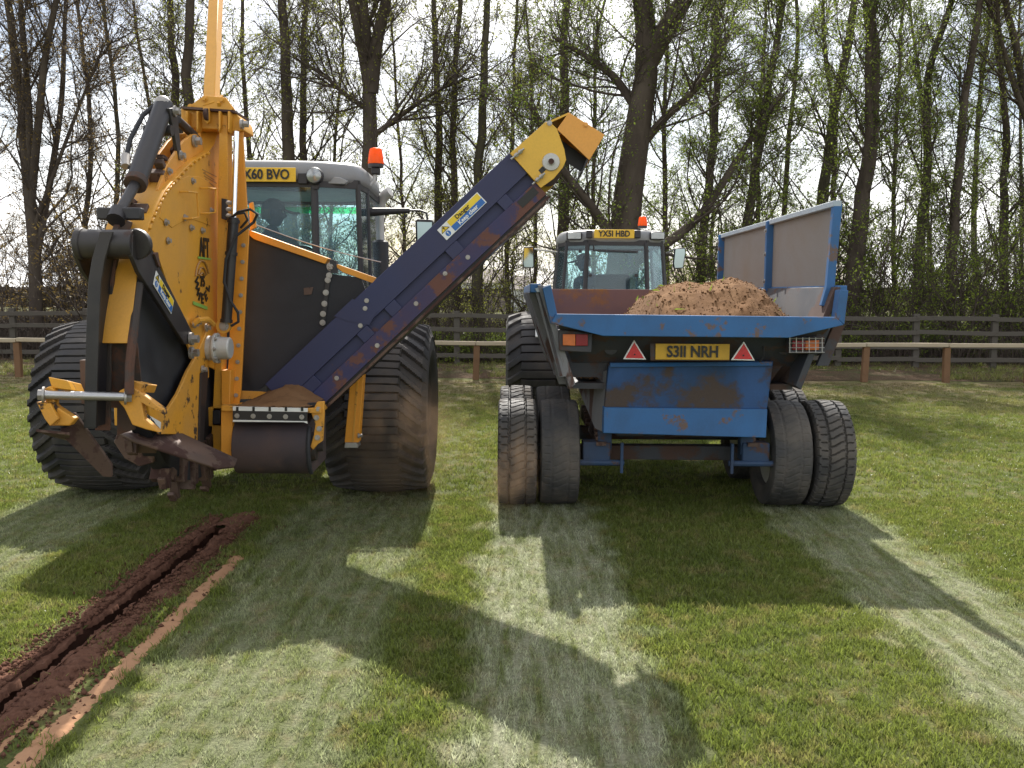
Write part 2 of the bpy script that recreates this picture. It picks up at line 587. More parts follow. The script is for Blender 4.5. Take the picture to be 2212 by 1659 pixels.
m, nt = newmat('grass_blade')
g = nd(nt, 'ShaderNodeNewGeometry')
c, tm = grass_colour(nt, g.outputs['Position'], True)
rv = ramp(nt, g.outputs['Random Per Island'], [(0, .55), (1, 1.4)])
c = mixc(nt, 1.0, c, rv.outputs[0], 'MULTIPLY')
p = nd(nt, 'ShaderNodeBsdfPrincipled', {'Base Color': c, 'Roughness': .36, 'Specular IOR Level': .45})
t = nd(nt, 'ShaderNodeBsdfTranslucent', {'Color': c})
s = nd(nt, 'ShaderNodeMixShader', {0: .5, 1: p.outputs[0], 2: t.outputs[0]})
out(nt, s.outputs[0])

m, nt = newmat('dust')
tc = nd(nt, 'ShaderNodeTexCoord')
n = nd(nt, 'ShaderNodeTexNoise', {'Vector': tc.outputs['Object'], 'Scale': 3.2, 'Detail': 5.0, 'Roughness': .6, 'Distortion': .6})
ln = nd(nt, 'ShaderNodeVectorMath', {0: tc.outputs['Object']}, operation='LENGTH')
fall = nd(nt, 'ShaderNodeMapRange', {0: ln.outputs['Value'], 1: .15, 2: .5, 3: 1.0, 4: 0.0})
r = ramp(nt, n.outputs[0], [(.46, 0.0), (.74, 1.0)])
dn = math_(nt, 'MULTIPLY', math_(nt, 'MULTIPLY', r.outputs[0], fall.outputs[0]), 3.6)
pv = nd(nt, 'ShaderNodeVolumePrincipled', {'Color': (.62, .42, .26, 1), 'Density': dn, 'Anisotropy': .45})
no = nd(nt, 'ShaderNodeOutputMaterial', {'Volume': pv.outputs[0]})


def text(parent, s, size, org, xd, yd, mat, name='lettering', depth=.0015, bold=0.0, align='CENTER', width=1.0):
    cu = bpy.data.curves.new(name, 'FONT')
    cu.body = s
    cu.size = size
    cu.extrude = depth
    cu.offset = bold
    cu.align_x = align
    cu.align_y = 'CENTER'
    cu.resolution_u = 3
    tmp = bpy.data.objects.new('tmp_text', cu)
    COL.objects.link(tmp)
    dg = bpy.context.evaluated_depsgraph_get()
    me = bpy.data.meshes.new_from_object(tmp.evaluated_get(dg))
    bpy.data.objects.remove(tmp)
    x, y = V(xd).normalized(), V(yd).normalized()
    z = x.cross(y).normalized()
    base = root_base(parent)
    M = Matrix(((x.x * width, y.x, z.x), (x.y * width, y.y, z.y), (x.z * width, y.z, z.z)))
    for v in me.vertices:
        v.co = M @ v.co + V(org) - base
    me.materials.clear()
    me.materials.append(MAT[mat])
    me.name = name
    o = bpy.data.objects.new(name, me)
    COL.objects.link(o)
    o.parent = parent
    return o


# ================================================================== the setting
TX0, TX1, TY1 = -2.035, -1.925, 6.2        # the open trench


def slab(name, xs, ys, z, skip, mat):
    vs, fs = [], []
    for y in ys:
        for x in xs:
            vs.append((x, y, z))
    n = len(xs)
    for j in range(len(ys) - 1):
        for i in range(n - 1):
            if (i, j) in skip:
                continue
            fs.append((j * n + i, j * n + i + 1, (j + 1) * n + i + 1, (j + 1) * n + i))
    return MB().add(vs, fs).build(name, mat, smooth=False)


tag(slab('lawn', [-600, TX0, TX1, 600], [-60, TY1, 900], 0, {(1, 0)}, 'lawn'), 'mown green sports field grass crossed by pale tyre tracks', kind='structure')

# trench walls and floor
NY = 420
ys = np.linspace(-6, TY1, NY)
rows = []
rng = np.random.default_rng(3)
for side, zz in ((0, 0.02), (0, -.12), (0, -.3), (0, -.5), (1, -.5), (1, -.3), (1, -.12), (1, .02)):
    x0 = (TX0 + .004) if side == 0 else (TX1 - .004)
    jit = (fbm(ys * 9, np.full(NY, zz * 7), 11 + side) - .5) * .05
    if zz > 0:
        jit = -abs(jit) * (1 if side == 0 else -1) - (.01 if side == 0 else -.01)
    rows.append(np.stack([x0 + jit, ys, np.full(NY, zz)], 1))
vs = np.concatenate(rows)
fs = []
idx = np.arange(NY - 1)
for k in range(len(rows) - 1):
    fs.append(np.stack([k * NY + idx, k * NY + idx + 1, (k + 1) * NY + idx + 1, (k + 1) * NY + idx], 1))
tr = mesh_np('trench', vs, np.concatenate(fs), 'soil_dark', smooth=True)
tag(tr, 'narrow open trench dug along the lawn', kind='structure')
MB().prism([(TX0 - .08, TY1 - .006, -.003), (TX1 + .08, TY1 - .006, -.003), (TX1 + .08, TY1 - .006, -.52), (TX0 - .08, TY1 - .006, -.52)], (0, .03, 0)).build('trench_end', 'soil_dark', tr)


def bank(name, x0, x1, ya, yb, h, seed, mat, nx=26, step=.011, ragged=.15, inner=0):
    ny = int((yb - ya) / step)
    X, Y = np.meshgrid(np.linspace(0, 1, nx), np.linspace(ya, yb, ny))
    edge = fbm(Y * 3.1, Y * 0, seed, 5, .6) * ragged
    edge2 = fbm(Y * 3.1, Y * 0 + 9, seed + 4, 5, .6) * ragged
    if inner > 0:
        edge2 = (fbm(Y * 7, Y * 0 + 9, seed + 4, 5, .8) - .45) * .10
    if inner < 0:
        edge = (fbm(Y * 7, Y * 0, seed + 4, 5, .8) - .45) * .10
    xx = (x0 + edge) + ((x1 - edge2) - (x0 + edge)) * X
    prof = np.sin(np.pi * np.clip(X, 0, 1)) ** .7
    if inner:
        t_ = X if inner > 0 else 1 - X
        prof = np.where(t_ > .5, np.where(t_ > .99, -.3, np.maximum(prof, .7)), prof)
    n = fbm(xx * 26, Y * 26, seed + 9, 5, .75)
    big = fbm(xx * 3, Y * 2.2, seed + 2, 3)
    z = -.010 + prof * h * (.15 + 1.5 * n * (.4 + big))
    vs = np.stack([xx, Y, z], -1).reshape(-1, 3)
    i, j = np.meshgrid(np.arange(nx - 1), np.arange(ny - 1))
    a = (j * nx + i).ravel()
    return mesh_np(name, vs, np.stack([a, a + 1, a + nx + 1, a + nx], 1), mat, smooth=False)


b1 = bank('spoil_ridge', TX0 - .19, TX0 + .018, -1, TY1 + .18, .036, 21, 'soil_red', inner=1)
tag(b1, 'crumbly red soil thrown up along the left edge of the open trench', kind='structure')
b2 = bank('spoil_ridge', TX1 - .018, TX1 + .21, -1, TY1 + .22, .036, 55, 'soil_red', inner=-1)
tag(b2, 'crumbly red soil thrown up between the open trench and the clay strip', kind='structure')
b3 = bank('spoil_patch', TX0 - .10, TX1 + .2, TY1 - .04, TY1 + .34, .05, 77, 'soil_red', ragged=.12)
tag(b3, 'loose red soil where the trench ends behind the digger', kind='structure')
# backfilled strip
b4 = bank('clay_strip', -1.735, -1.57, -1, 5.5, .022, 91, 'clay', nx=10, ragged=.04)
tag(b4, 'pale smooth clay strip of a backfilled trench in the lawn', kind='structure')
b5 = bank('clay_strip', -1.85, -1.725, -1, 4.0, .018, 131, 'clay', nx=8, ragged=.07)
tag(b5, 'cracked pale clay edge beside the backfilled strip', kind='structure')


def crumbs(name, pts, sizes, mat, seed, parent=None):
    """small angular lumps, one mesh"""
    rng = np.random.default_rng(seed)
    base = np.array([(1, 0, 0), (0, 1, 0), (-1, 0, 0), (0, -1, 0), (0, 0, 1), (0, 0, -.6)], float)
    F = np.array([(0, 1, 4), (1, 2, 4), (2, 3, 4), (3, 0, 4), (1, 0, 5), (2, 1, 5), (3, 2, 5), (0, 3, 5)])
    n = len(pts)
    v = base[None] * (sizes[:, None, None] * rng.uniform(.6, 1.3, (n, 6, 1)))
    a = rng.uniform(0, 6.28, n)
    ca, sa = np.cos(a)[:, None], np.sin(a)[:, None]
    v = np.stack([v[..., 0] * ca - v[..., 1] * sa, v[..., 0] * sa + v[..., 1] * ca, v[..., 2]], -1)
    v += pts[:, None, :]
    f = F[None] + (np.arange(n) * 6)[:, None, None]
    o = mesh_np(name, v.reshape(-1, 3), f.reshape(-1, 3), mat, parent)
    o['kind'] = 'stuff'
    return o


rng = np.random.default_rng(5)
n = 16000
side = rng.integers(0, 2, n)
off = np.abs(rng.normal(0, .13, n)) + .005
x = np.where(side == 0, TX0 - off, TX1 + off)
y = rng.uniform(1.5, TY1 + .3, n)
s = rng.gamma(1.5, .0026, n).clip(.0015, .016)
tag(crumbs('soil_crumbs', np.stack([x, y, s * .5 + .012 * (off < .14)], 1), s, 'soil_red', 8), 'loose crumbs of red soil scattered beside the trench', 'soil', kind='stuff')


# ------------------------------------------------------------------ grass
def tuft_obj(name, nb, spread, h, wdt, seed, flat=0.0):
    rng = np.random.default_rng(seed)
    vs, fs = [], []
    for i in range(nb):
        a = rng.uniform(0, 6.28)
        r = spread * math.sqrt(rng.uniform(0, 1))
        p = np.array([r * math.cos(a), r * math.sin(a), -.003])
        hh = h * rng.uniform(.5, 1.25)
        b = rng.uniform(0, 6.28)
        lean = np.array([math.cos(b), math.sin(b), 0]) * hh * rng.uniform(.15, .9 + flat)
        c = b + rng.uniform(-1.6, 1.6) + 1.57
        sd = np.array([math.cos(c), math.sin(c), 0]) * wdt * rng.uniform(.7, 1.3) * .5
        k = len(vs)
        m = p + lean * .4 + np.array([0, 0, hh * .62])
        t = p + lean + np.array([0, 0, hh * (.95 - .5 * flat)])
        vs += [p - sd, p + sd, m + sd * .8, m - sd * .8, t]
        fs += [(k, k + 1, k + 2), (k, k + 2, k + 3), (k + 3, k + 2, k + 4)]
    me = bpy.data.meshes.new(name)
    me.from_pydata([tuple(v) for v in vs], [], fs)
    me.materials.append(MAT['grass_blade'])
    return bpy.data.objects.new(name, me)


def grass(name, label, pts, scales, tufts, seed):
    """one stuff object: a point cloud of tufts instanced with geometry nodes"""
    coll = bpy.data.collections.new(name + '_source')
    for t in tufts:
        coll.objects.link(t)
    me = bpy.data.meshes.new(name)
    me.vertices.add(len(pts))
    me.vertices.foreach_set('co', np.asarray(pts, np.float32).ravel())
    at = me.attributes.new('tuft_scale', 'FLOAT', 'POINT')
    at.data.foreach_set('value', np.asarray(scales, np.float32))
    me.update()
    o = bpy.data.objects.new(name, me)
    COL.objects.link(o)
    ng = bpy.data.node_groups.new(name, 'GeometryNodeTree')
    ng.interface.new_socket('Geometry', in_out='INPUT', socket_type='NodeSocketGeometry')
    ng.interface.new_socket('Geometry', in_out='OUTPUT', socket_type='NodeSocketGeometry')
    gi = ng.nodes.new('NodeGroupInput')
    go = ng.nodes.new('NodeGroupOutput')
    ci = ng.nodes.new('GeometryNodeCollectionInfo')
    ci.inputs[0].default_value = coll
    ci.inputs['Separate Children'].default_value = True
    ci.inputs['Reset Children'].default_value = True
    ip = ng.nodes.new('GeometryNodeInstanceOnPoints')
    ip.inputs['Pick Instance'].default_value = True
    rv = ng.nodes.new('FunctionNodeRandomValue')
    rv.data_type = 'FLOAT_VECTOR'
    rv.inputs[0].default_value = (-.15, -.15, 0)
    rv.inputs[1].default_value = (.15, .15, 6.283)
    rv.inputs['Seed'].default_value = seed
    ri = ng.nodes.new('FunctionNodeRandomValue')
    ri.data_type = 'INT'
    [s for s in ri.inputs if s.name == 'Min' and s.type == 'INT'][0].default_value = 0
    [s for s in ri.inputs if s.name == 'Max' and s.type == 'INT'][0].default_value = len(tufts) - 1
    ri.inputs['Seed'].default_value = seed + 1
    na = ng.nodes.new('GeometryNodeInputNamedAttribute')
    na.data_type = 'FLOAT'
    na.inputs[0].default_value = 'tuft_scale'
    L = ng.links.new
    L(gi.outputs[0], ip.inputs['Points'])
    L(ci.outputs[0], ip.inputs['Instance'])
    L([s for s in ri.outputs if s.type == 'INT'][0], ip.inputs['Instance Index'])
    L(rv.outputs[0], ip.inputs['Rotation'])
    L(na.outputs[0], ip.inputs['Scale'])
    L(ip.outputs[0], go.inputs[0])
    md = o.modifiers.new('scatter', 'NODES')
    md.node_group = ng
    tag(o, label, 'grass', kind='stuff')
    return o


rng = np.random.default_rng(12)


def wedge(n, y0, y1, marg):
    y = np.sqrt(rng.uniform(y0 * y0, y1 * y1, n))
    x = (rng.uniform(-1, 1, n)) * (y * .575 + marg)
    return x, y


def bare(x, y):
    t = (x > TX0 - .16) & (x < TX1 + .17) & (y < TY1 + .25)
    t |= (x > -1.72) & (x < -1.58) & (y < 5.5)
    t |= (x > -1.79) & (x < -1.70) & (y < 4.05)
    return t


def in_track(x, y):
    r = np.zeros(len(x), bool)
    for a, b, yl, _ in TRACKS:
        r |= (x > a) & (x < b) & (y < yl)
    return r


x, y = wedge(31000, 2.4, 7.2, 1.5)
x2, y2 = wedge(34000, 7.2, 16.9, 2.0)
x, y = np.concatenate([x, x2]), np.concatenate([y, y2])
k = ~bare(x, y) | ((rng.uniform(0, 1, len(x)) < .06) & ((x < TX0 - .03) | (x > TX1 + .03)))
x, y = x[k], y[k]
sc = rng.uniform(.7, 1.25, len(x)) * (.75 + .5 * fbm(x * 1.7, y * 1.7, 4)) * np.where(in_track(x, y), .62, 1) * np.where(y > 7.2, 1.15, 1)
# thinner growth on the worn ground by the fence
k = rng.uniform(0, 1, len(x)) > np.clip((y - 12) / 5, 0, .7)
x, y, sc = x[k], y[k], sc[k]
tufts = [tuft_obj('grass_tuft', 26, .05, .030, .0042, 40 + i) for i in range(5)]
grass('lawn_grass', 'short mown grass blades covering the lawn', np.stack([x, y, np.zeros(len(x))], 1), sc, tufts, 3)

x = rng.uniform(-16, 18, 9000)
y = rng.uniform(17.4, 26, 9000)
k = fbm(x * .5, y * .5, 31) > np.where(x > 4, .36, .52)
x, y = x[k], y[k]
rough = [tuft_obj('rough_tuft', 22, .09, .13, .010, 60 + i) for i in range(4)]
grass('rough_grass', 'rough green grass and weeds under the trees behind the low rail', np.stack([x, y, np.zeros(len(x))], 1),
      rng.uniform(.4, 1.1, len(x)), rough, 9)

# brown stems and dead undergrowth below the trees
x = rng.uniform(-20, 22, 15000)
y = rng.uniform(20.8, 33, 15000)
k = fbm(x * .45, y * .45, 71) > .34
x, y = x[k], y[k]
stems = [tuft_obj('stem_tuft', 9, .22, .75, .011, 80 + i) for i in range(4)]
for t_ in stems:
    t_.data.materials[0] = MAT['twig']
grass('undergrowth', 'brown dead stems and brambles under the tree belt', np.stack([x, y, np.zeros(len(x))], 1), rng.uniform(.5, 1.6, len(x)), stems, 19)

# leaf litter ground under the trees
m, nt = newmat('litter')
g = nd(nt, 'ShaderNodeNewGeometry')
n1 = nd(nt, 'ShaderNodeTexNoise', {'Vector': g.outputs['Position'], 'Scale': 1.1, 'Detail': 8.0, 'Roughness': .7})
n2 = nd(nt, 'ShaderNodeTexNoise', {'Vector': g.outputs['Position'], 'Scale': 25.0, 'Detail': 5.0, 'Roughness': .7})
r1 = ramp(nt, n1.outputs[0], [(.4, (.13, .085, .055)), (.55, (.10, .075, .045)), (.68, (.075, .095, .03))])
r2 = ramp(nt, n2.outputs[0], [(.3, .5), (.7, 1.4)])
c = mixc(nt, 1.0, r1.outputs[0], r2.outputs[0], 'MULTIPLY')
b = nd(nt, 'ShaderNodeBump', {'Strength': 1.0, 'Distance': .05, 'Height': n2.outputs[0]})
p = nd(nt, 'ShaderNodeBsdfPrincipled', {'Base Color': c, 'Roughness': .95, 'Specular IOR Level': .1, 'Normal': b.outputs[0]})
out(nt, p.outputs[0])
nx, ny = 90, 50
X, Y = np.meshgrid(np.linspace(-60, 60, nx), np.linspace(17.5, 52, ny))
Z = .006 + .12 * fbm(X * .8, Y * .8, 6) * np.clip((Y - 17.5) / 2, 0, 1)
Y = Y + np.where(Y < 17.6, (fbm(X * 1.2, X * 0, 3) - .5) * .7, 0)
i, j = np.meshgrid(np.arange(nx - 1), np.arange(ny - 1))
a = (j * nx + i).ravel()
tag(mesh_np('woodland_floor', np.stack([X, Y, Z], -1).reshape(-1, 3), np.stack([a, a + 1, a + nx + 1, a + nx], 1), 'litter', smooth=True),
    'brown leaf litter under the trees', kind='structure')


# ------------------------------------------------------------------ fences
def knee_rail():
    Yf = 17.2
    t = thing('knee_rail_fence', 'low new timber rail on short brown posts along the edge of the lawn', 'fence', (0, Yf, 0))
    pxs = [-830, -657, -484, -310, -137, 40, 217, 394, 571, 715, 860, 1028, 1196, 1364, 1532, 1700, 1868, 2045, 2222, 2400, 2577, 2754]
    xs = [onY(p, 780, Yf).x for p in pxs]
    rng = random.Random(4)
    for x in xs:
        h = .655 + rng.uniform(-.015, .01)
        c = V((x, Yf, 0))
        wd = .115
        M = Matrix.Rotation(rng.uniform(-.04, .04), 3, 'Y')
        MB().box(c + M @ V((0, 0, h / 2 - .05)), (wd, .10, h + .1), M).build('post', 'timber_post', t, bevel=.008)
    for k in range(len(xs) - 1):
        za, zb = .69 + rng.uniform(-.012, .012), .69 + rng.uniform(-.012, .012)
        MB().bar((xs[k] + .004, Yf - .01, za), (xs[k + 1] - .004, Yf - .01, zb), .13, .075).build('rail', 'timber_new', t, bevel=.012)


knee_rail()


def paddock_fence():
    t = thing('paddock_fence', 'tall weathered grey post and rail fence in front of the trees', 'fence', (0, 20.5, 0))
    rng = random.Random(9)

    def yy(x):
        return 20.3 - x * .035
    xs = [-19.48 + 1.66 * i for i in range(25)]
    for x in xs:
        c = V((x, yy(x) + .06, 0))
        MB().box(c + V((0, 0, .57)), (.13, .10, 1.3), Matrix.Rotation(rng.uniform(-.03, .03), 3, 'Y')).build('post', 'timber_old', t, bevel=.008)
    for k in range(len(xs) - 1):
        for z in (.24, .52, .82, 1.11):
            a, b = xs[k], xs[k + 1]
            dz = rng.uniform(-.02, .02)
            MB().bar((a - .03, yy(a) - .012, z + dz), (b + .03, yy(b) - .012 - .004 * (k % 2), z + rng.uniform(-.02, .02)), .035, .095).build('rail', 'timber_old', t, bevel=.005)


paddock_fence()


# ------------------------------------------------------------------ trees
def tubes_np(P, Rr, n):
    """P (M,k,3) centre lines, Rr (M,k) radii -> verts, faces"""
    M, k, _ = P.shape
    T = np.empty_like(P)
    T[:, 1:-1] = P[:, 2:] - P[:, :-2]
    T[:, 0] = P[:, 1] - P[:, 0]
    T[:, -1] = P[:, -1] - P[:, -2]
    T /= np.linalg.norm(T, axis=2, keepdims=True) + 1e-9
    ref = np.where(np.abs(T[:, :1, 2:3]) < .8, np.array([0, 0, 1.0]), np.array([1.0, 0, 0]))
    ref = np.broadcast_to(ref, T.shape)
    X = np.cross(T, ref)
    X /= np.linalg.norm(X, axis=2, keepdims=True) + 1e-9
    Y = np.cross(T, X)
    a = np.arange(n) * 2 * np.pi / n
    ring = P[:, :, None] + Rr[:, :, None, None] * (X[:, :, None] * np.cos(a)[None, None, :, None] + Y[:, :, None] * np.sin(a)[None, None, :, None])
    vs = ring.reshape(-1, 3)
    i, j, q = np.meshgrid(np.arange(M), np.arange(k - 1), np.arange(n), indexing='ij')
    b = i * k * n + j * n
    q2 = (q + 1) % n
    fs = np.stack([b + q, b + q2, b + n + q2, b + n + q], -1).reshape(-1, 4)
    return vs, fs


def children(P, Rr, c, t0, t1, ang, ln, k, up, wob, rad, rng, rmin):
    """spawn c children on every parent"""
    M, kp, _ = P.shape
    t = rng.uniform(t0, t1, (M, c)) * (kp - 1)
    i = np.minimum(t.astype(int), kp - 2)
    f = (t - i)[..., None]
    mi = np.arange(M)[:, None]
    a, b = P[mi, i], P[mi, i + 1]
    st = a * (1 - f) + b * f
    pr = Rr[mi, i] * (1 - f[..., 0]) + Rr[mi, i + 1] * f[..., 0]
    tg = b - a
    tg /= np.linalg.norm(tg, axis=-1, keepdims=True) + 1e-9
    rv = rng.normal(size=(M, c, 3))
    rv -= (rv * tg).sum(-1, keepdims=True) * tg
    rv /= np.linalg.norm(rv, axis=-1, keepdims=True) + 1e-9
    an = rng.uniform(ang[0], ang[1], (M, c, 1))
    d = tg * np.cos(an) + rv * np.sin(an)
    L = rng.uniform(ln[0], ln[1], (M, c)) * (1 - .45 * (t / (kp - 1)))
    d = d.reshape(-1, 3)
    L = L.reshape(-1)
    N = len(L)
    out = np.empty((N, k, 3))
    out[:, 0] = st.reshape(-1, 3)
    for s in range(1, k):
        d = d + rng.normal(size=(N, 3)) * wob
        d[:, 2] += up
        d /= np.linalg.norm(d, axis=1, keepdims=True)
        out[:, s] = out[:, s - 1] + d * (L / (k - 1))[:, None]
    r0 = np.minimum(pr.reshape(-1) * .7, L * rad)
    r0 = np.maximum(r0, rmin)
    rr = r0[:, None] * np.linspace(1, .35, k)[None]
    return out, np.maximum(rr, rmin * .6)


def leaves_np(P, per, size, rng, t0=.25):
    M, k, _ = P.shape
    t = rng.uniform(t0, 1, (M, per)) * (k - 1)
    i = np.minimum(t.astype(int), k - 2)
    f = (t - i)[..., None]
    mi = np.arange(M)[:, None]
    c = (P[mi, i] * (1 - f) + P[mi, i + 1] * f).reshape(-1, 3)
    n = len(c)
    c += rng.normal(size=(n, 3)) * .025
    u = rng.normal(size=(n, 3))
    u /= np.linalg.norm(u, axis=1, keepdims=True)
    v = np.cross(u, rng.normal(size=(n, 3)))
    v /= np.linalg.norm(v, axis=1, keepdims=True)
    s = rng.uniform(size[0], size[1], n)[:, None]
    q = np.stack([c - u * s, c + v * s * .55, c + u * s, c - v * s * .55], 1)
    return q.reshape(-1, 3), np.arange(n * 4).reshape(-1, 4)


def resample(pts, k):
    pts = np.asarray(pts, float)
    # Catmull-like smoothing by chord length
    d = np.r_[0, np.cumsum(np.linalg.norm(np.diff(pts, axis=0), axis=1))]
    s = np.linspace(0, d[-1], k)
    p = np.stack([np.interp(s, d, pts[:, i]) for i in range(3)], 1)
    for _ in range(2):
        p[1:-1] = (p[:-2] + 2 * p[1:-1] + p[2:]) / 4
    return p


def join_np(parts):
    vs, fs, n = [], [], 0
    for v, f in parts:
        vs.append(v)
        fs.append(f + n)
        n += len(v)
    return np.concatenate(vs), np.concatenate(fs)


def tree(label, D, wpx, stems, seed, leaf='leaf_spring', nl=2, bark='bark', dens=1.0, name='tree', group=None, lsz=(.018, .042), droop=0.02, low=.12):
    """stems: first is the trunk (list of pixels, base first); each further one is (width factor, pixel list)"""
    rng = np.random.default_rng(seed)
    mpp = D / FPX
    P0 = [np.array(onY(px, py, D)) for px, py in stems[0]]
    P0[0][2] = -.05
    base = V((P0[0][0], D, 0))
    t = thing(name, label, 'tree', base, group)
    K = 16
    sp, sr, main = [], [], []
    dy = 0
    for q, st in enumerate(stems):
        f, path = (1.0, st) if q == 0 else st
        p = np.array([np.array(onY(px, py, D)) for px, py in path])
        if q == 0:
            p[0][2] = -.05
        else:      # forks swing towards or away from the viewer
            sw = rng.uniform(-1.4, 1.4)
            p[:, 1] += np.linspace(0, 1, len(p)) ** 1.2 * sw
        p = resample(p, K)
        r0 = wpx * mpp * .5 * f
        r = r0 * np.linspace(1.0, .42, K)
        if q == 0:
            r[0] *= 1.35
            p += np.r_[[[0, 0, 0]], rng.normal(size=(K - 1, 3)) * .02]
        sp.append(p)
        sr.append(r)
    SP, SR = np.array(sp), np.array(sr)
    v, f = tubes_np(SP, SR, 9)
    tk = mesh_np('trunk', v, f, bark, t, smooth=True)
    # limbs, branches, twigs
    c1 = int(30 * dens)
    B1, R1 = children(SP, SR, c1, low, 1.0, (.45, 1.05), (1.3, 3.2), 7, .07, .13, .013, rng, .010)
    B2, R2 = children(B1, R1, 9, .12, 1.0, (.45, 1.0), (.5, 1.3), 5, .05, .16, .011, rng, .0062)
    B3, R3 = children(B2, R2, 8, .1, 1.0, (.4, 1.1), (.2, .62), 3, .02, .2, .010, rng, .0046)
    # short shoots growing straight from the stems
    B4, R4 = children(SP, SR, int(70 * dens), .04, 1.0, (.6, 1.5), (.25, 1.1), 4, .06, .2, .010, rng, .005)
    B5, R5 = children(B4, R4, 4, .2, 1.0, (.4, 1.1), (.12, .4), 3, .02, .2, .010, rng, .004)
    B3, R3 = np.concatenate([B3, B5]), np.concatenate([R3, R5])
    v, f = join_np([tubes_np(B1, R1, 5), tubes_np(B2, R2, 4), tubes_np(B4, R4, 3), tubes_np(B3, R3, 3)])
    mesh_np('branches', v, f, 'twig', t, smooth=True)
    if nl:
        v, f = leaves_np(B3, nl, lsz, rng)
        mesh_np('crown', v, f, leaf, t)
    return t


TREES = [
    ('many-stemmed tree at the far left edge, its stems fanning upward', 23, 30, [[(85, 790), (75, 600), (62, 400), (45, 200), (15, -10), (0, -150)], (.6, [(64, 420), (68, 250), (60, 80), (52, -80)]), (.65, [(66, 440), (95, 250), (120, 120), (165, -10), (200, -150)]), (.55, [(76, 570), (100, 380), (112, 200), (100, 20), (95, -120)]), (.35, [(70, 500), (130, 330), (175, 200), (215, 90)])], 'leaf_brown', 1, 'bark', .55),
    ('dark straight trunk left of the orange mast, thinner of the pair', 26, 26, [[(395, 790), (392, 500), (380, 200), (366, 0), (360, -150)]], 'leaf_spring', 2, 'bark', 1.0),
    ('thicker dark trunk of the pair just left of the orange mast', 24, 34, [[(420, 790), (412, 500), (402, 200), (410, 0), (420, -160)]], 'leaf_spring', 2, 'bark', 1.0),
    ('straight dark trunk rising directly above the silver cab roof', 25, 36, [[(640, 790), (628, 500), (622, 300), (615, 100), (608, -20), (600, -160)]], 'leaf_spring', 2, 'bark', 1.0),
    ('slim trunk close to the right of the trunk above the silver cab', 27, 22, [[(668, 790), (660, 500), (652, 250), (655, 60), (668, -100)]], 'leaf_spring', 1, 'bark', .9),
    ('stout trunk behind the amber beacon, forking near the picture top', 23, 46, [[(790, 790), (795, 600), (800, 400), (802, 200), (790, 100), (760, 20), (740, -120)], (.7, [(801, 200), (815, 90), (840, 0), (865, -140)]), (.5, [(795, 120), (790, 0), (795, -150)]), (.28, [(798, 300), (870, 250), (950, 200), (1010, 185)]), (.28, [(800, 240), (740, 200), (690, 150), (650, 130)])], 'leaf_spring', 1, 'bark', .7),
    ('slender trunk left of the conveyor arm, first of three thin ones', 26, 22, [[(935, 790), (945, 500), (950, 300), (940, 100), (935, -100)]], 'leaf_spring', 2, 'bark', .9),
    ('slender trunk behind the middle of the conveyor arm', 25, 20, [[(990, 790), (985, 500), (975, 300), (985, 100), (1000, -100)]], 'leaf_spring', 2, 'bark', .9),
    ('pale straight trunk seen between the two tractors', 24, 27, [[(1030, 800), (1035, 600), (1030, 400), (1045, 200), (1050, 0), (1055, -140)]], 'leaf_spring', 2, 'bark_green', .9),
    ('huge old tree behind the right tractor cab with a curving low limb', 22, 82, [[(1335, 800), (1345, 600), (1352, 450), (1375, 300), (1392, 200), (1405, 80), (1385, -20), (1370, -150)], (.62, [(1400, 130), (1440, 60), (1485, -10), (1530, -120)]), (.30, [(1352, 575), (1440, 528), (1520, 470), (1580, 380), (1640, 290), (1720, 180)]), (.32, [(1350, 560), (1300, 480), (1250, 420), (1190, 350), (1150, 250)]), (.26, [(1372, 330), (1440, 250), (1500, 200), (1560, 90)]), (.26, [(1385, 250), (1330, 160), (1270, 110), (1200, 60)])], 'leaf_green', 2, 'bark', .75),
    ('dark trunk right behind the yellow head of the conveyor', 27, 30, [[(1210, 790), (1215, 500), (1222, 300), (1215, 100), (1230, -100)]], 'leaf_spring', 3, 'bark', 1.0),
    ('slim leaning trunk just right of the huge old tree', 26, 24, [[(1500, 790), (1520, 500), (1545, 300), (1550, 150), (1545, 0), (1540, -120)]], 'leaf_green', 3, 'bark', 1.1),
    ('trunk leaning right above the far end of the grey side board', 24, 26, [[(1580, 790), (1600, 550), (1630, 400), (1660, 200), (1690, 0), (1715, -140)]], 'leaf_green', 3, 'bark_green', 1.1),
    ('mossy trunk leaning right above the near end of the grey side board', 26, 30, [[(1745, 790), (1765, 550), (1785, 350), (1810, 200), (1850, -10), (1880, -150)]], 'leaf_green', 3, 'bark_green', 1.1),
    ('thick brown trunk just right of the raised grey side board', 23, 42, [[(1830, 800), (1845, 600), (1860, 450), (1890, 250), (1885, 100), (1875, -20), (1860, -160)], (.5, [(1860, 470), (1870, 300), (1850, 120), (1870, -60)])], 'leaf_green', 3, 'bark', .9),
    ('crooked trunk bending twice, second from the thick brown trunk', 25, 24, [[(1975, 790), (1990, 500), (2010, 350), (1995, 200), (2020, 80), (2070, -20), (2100, -140)]], 'leaf_green', 3, 'bark_green', 1.0),
    ('slim upright trunk near the right edge, leaning slightly right', 24, 26, [[(2050, 790), (2055, 550), (2070, 350), (2085, 200), (2110, 50), (2130, -100)]], 'leaf_green', 3, 'bark', 1.0),
    ('thin trunk nearest the right picture edge leaning left', 26, 22, [[(2170, 790), (2165, 500), (2180, 250), (2150, 100), (2130, -60)]], 'leaf_green', 2, 'bark', 1.0),
    ('tree rooted beyond the right picture edge, bare limbs reaching in', 25, 28, [[(2260, 790), (2240, 450), (2215, 200), (2180, 40), (2150, -80)], (.5, [(2225, 280), (2170, 180), (2120, 90), (2095, -20)])], 'leaf_spring', 1, 'bark', .8),
]
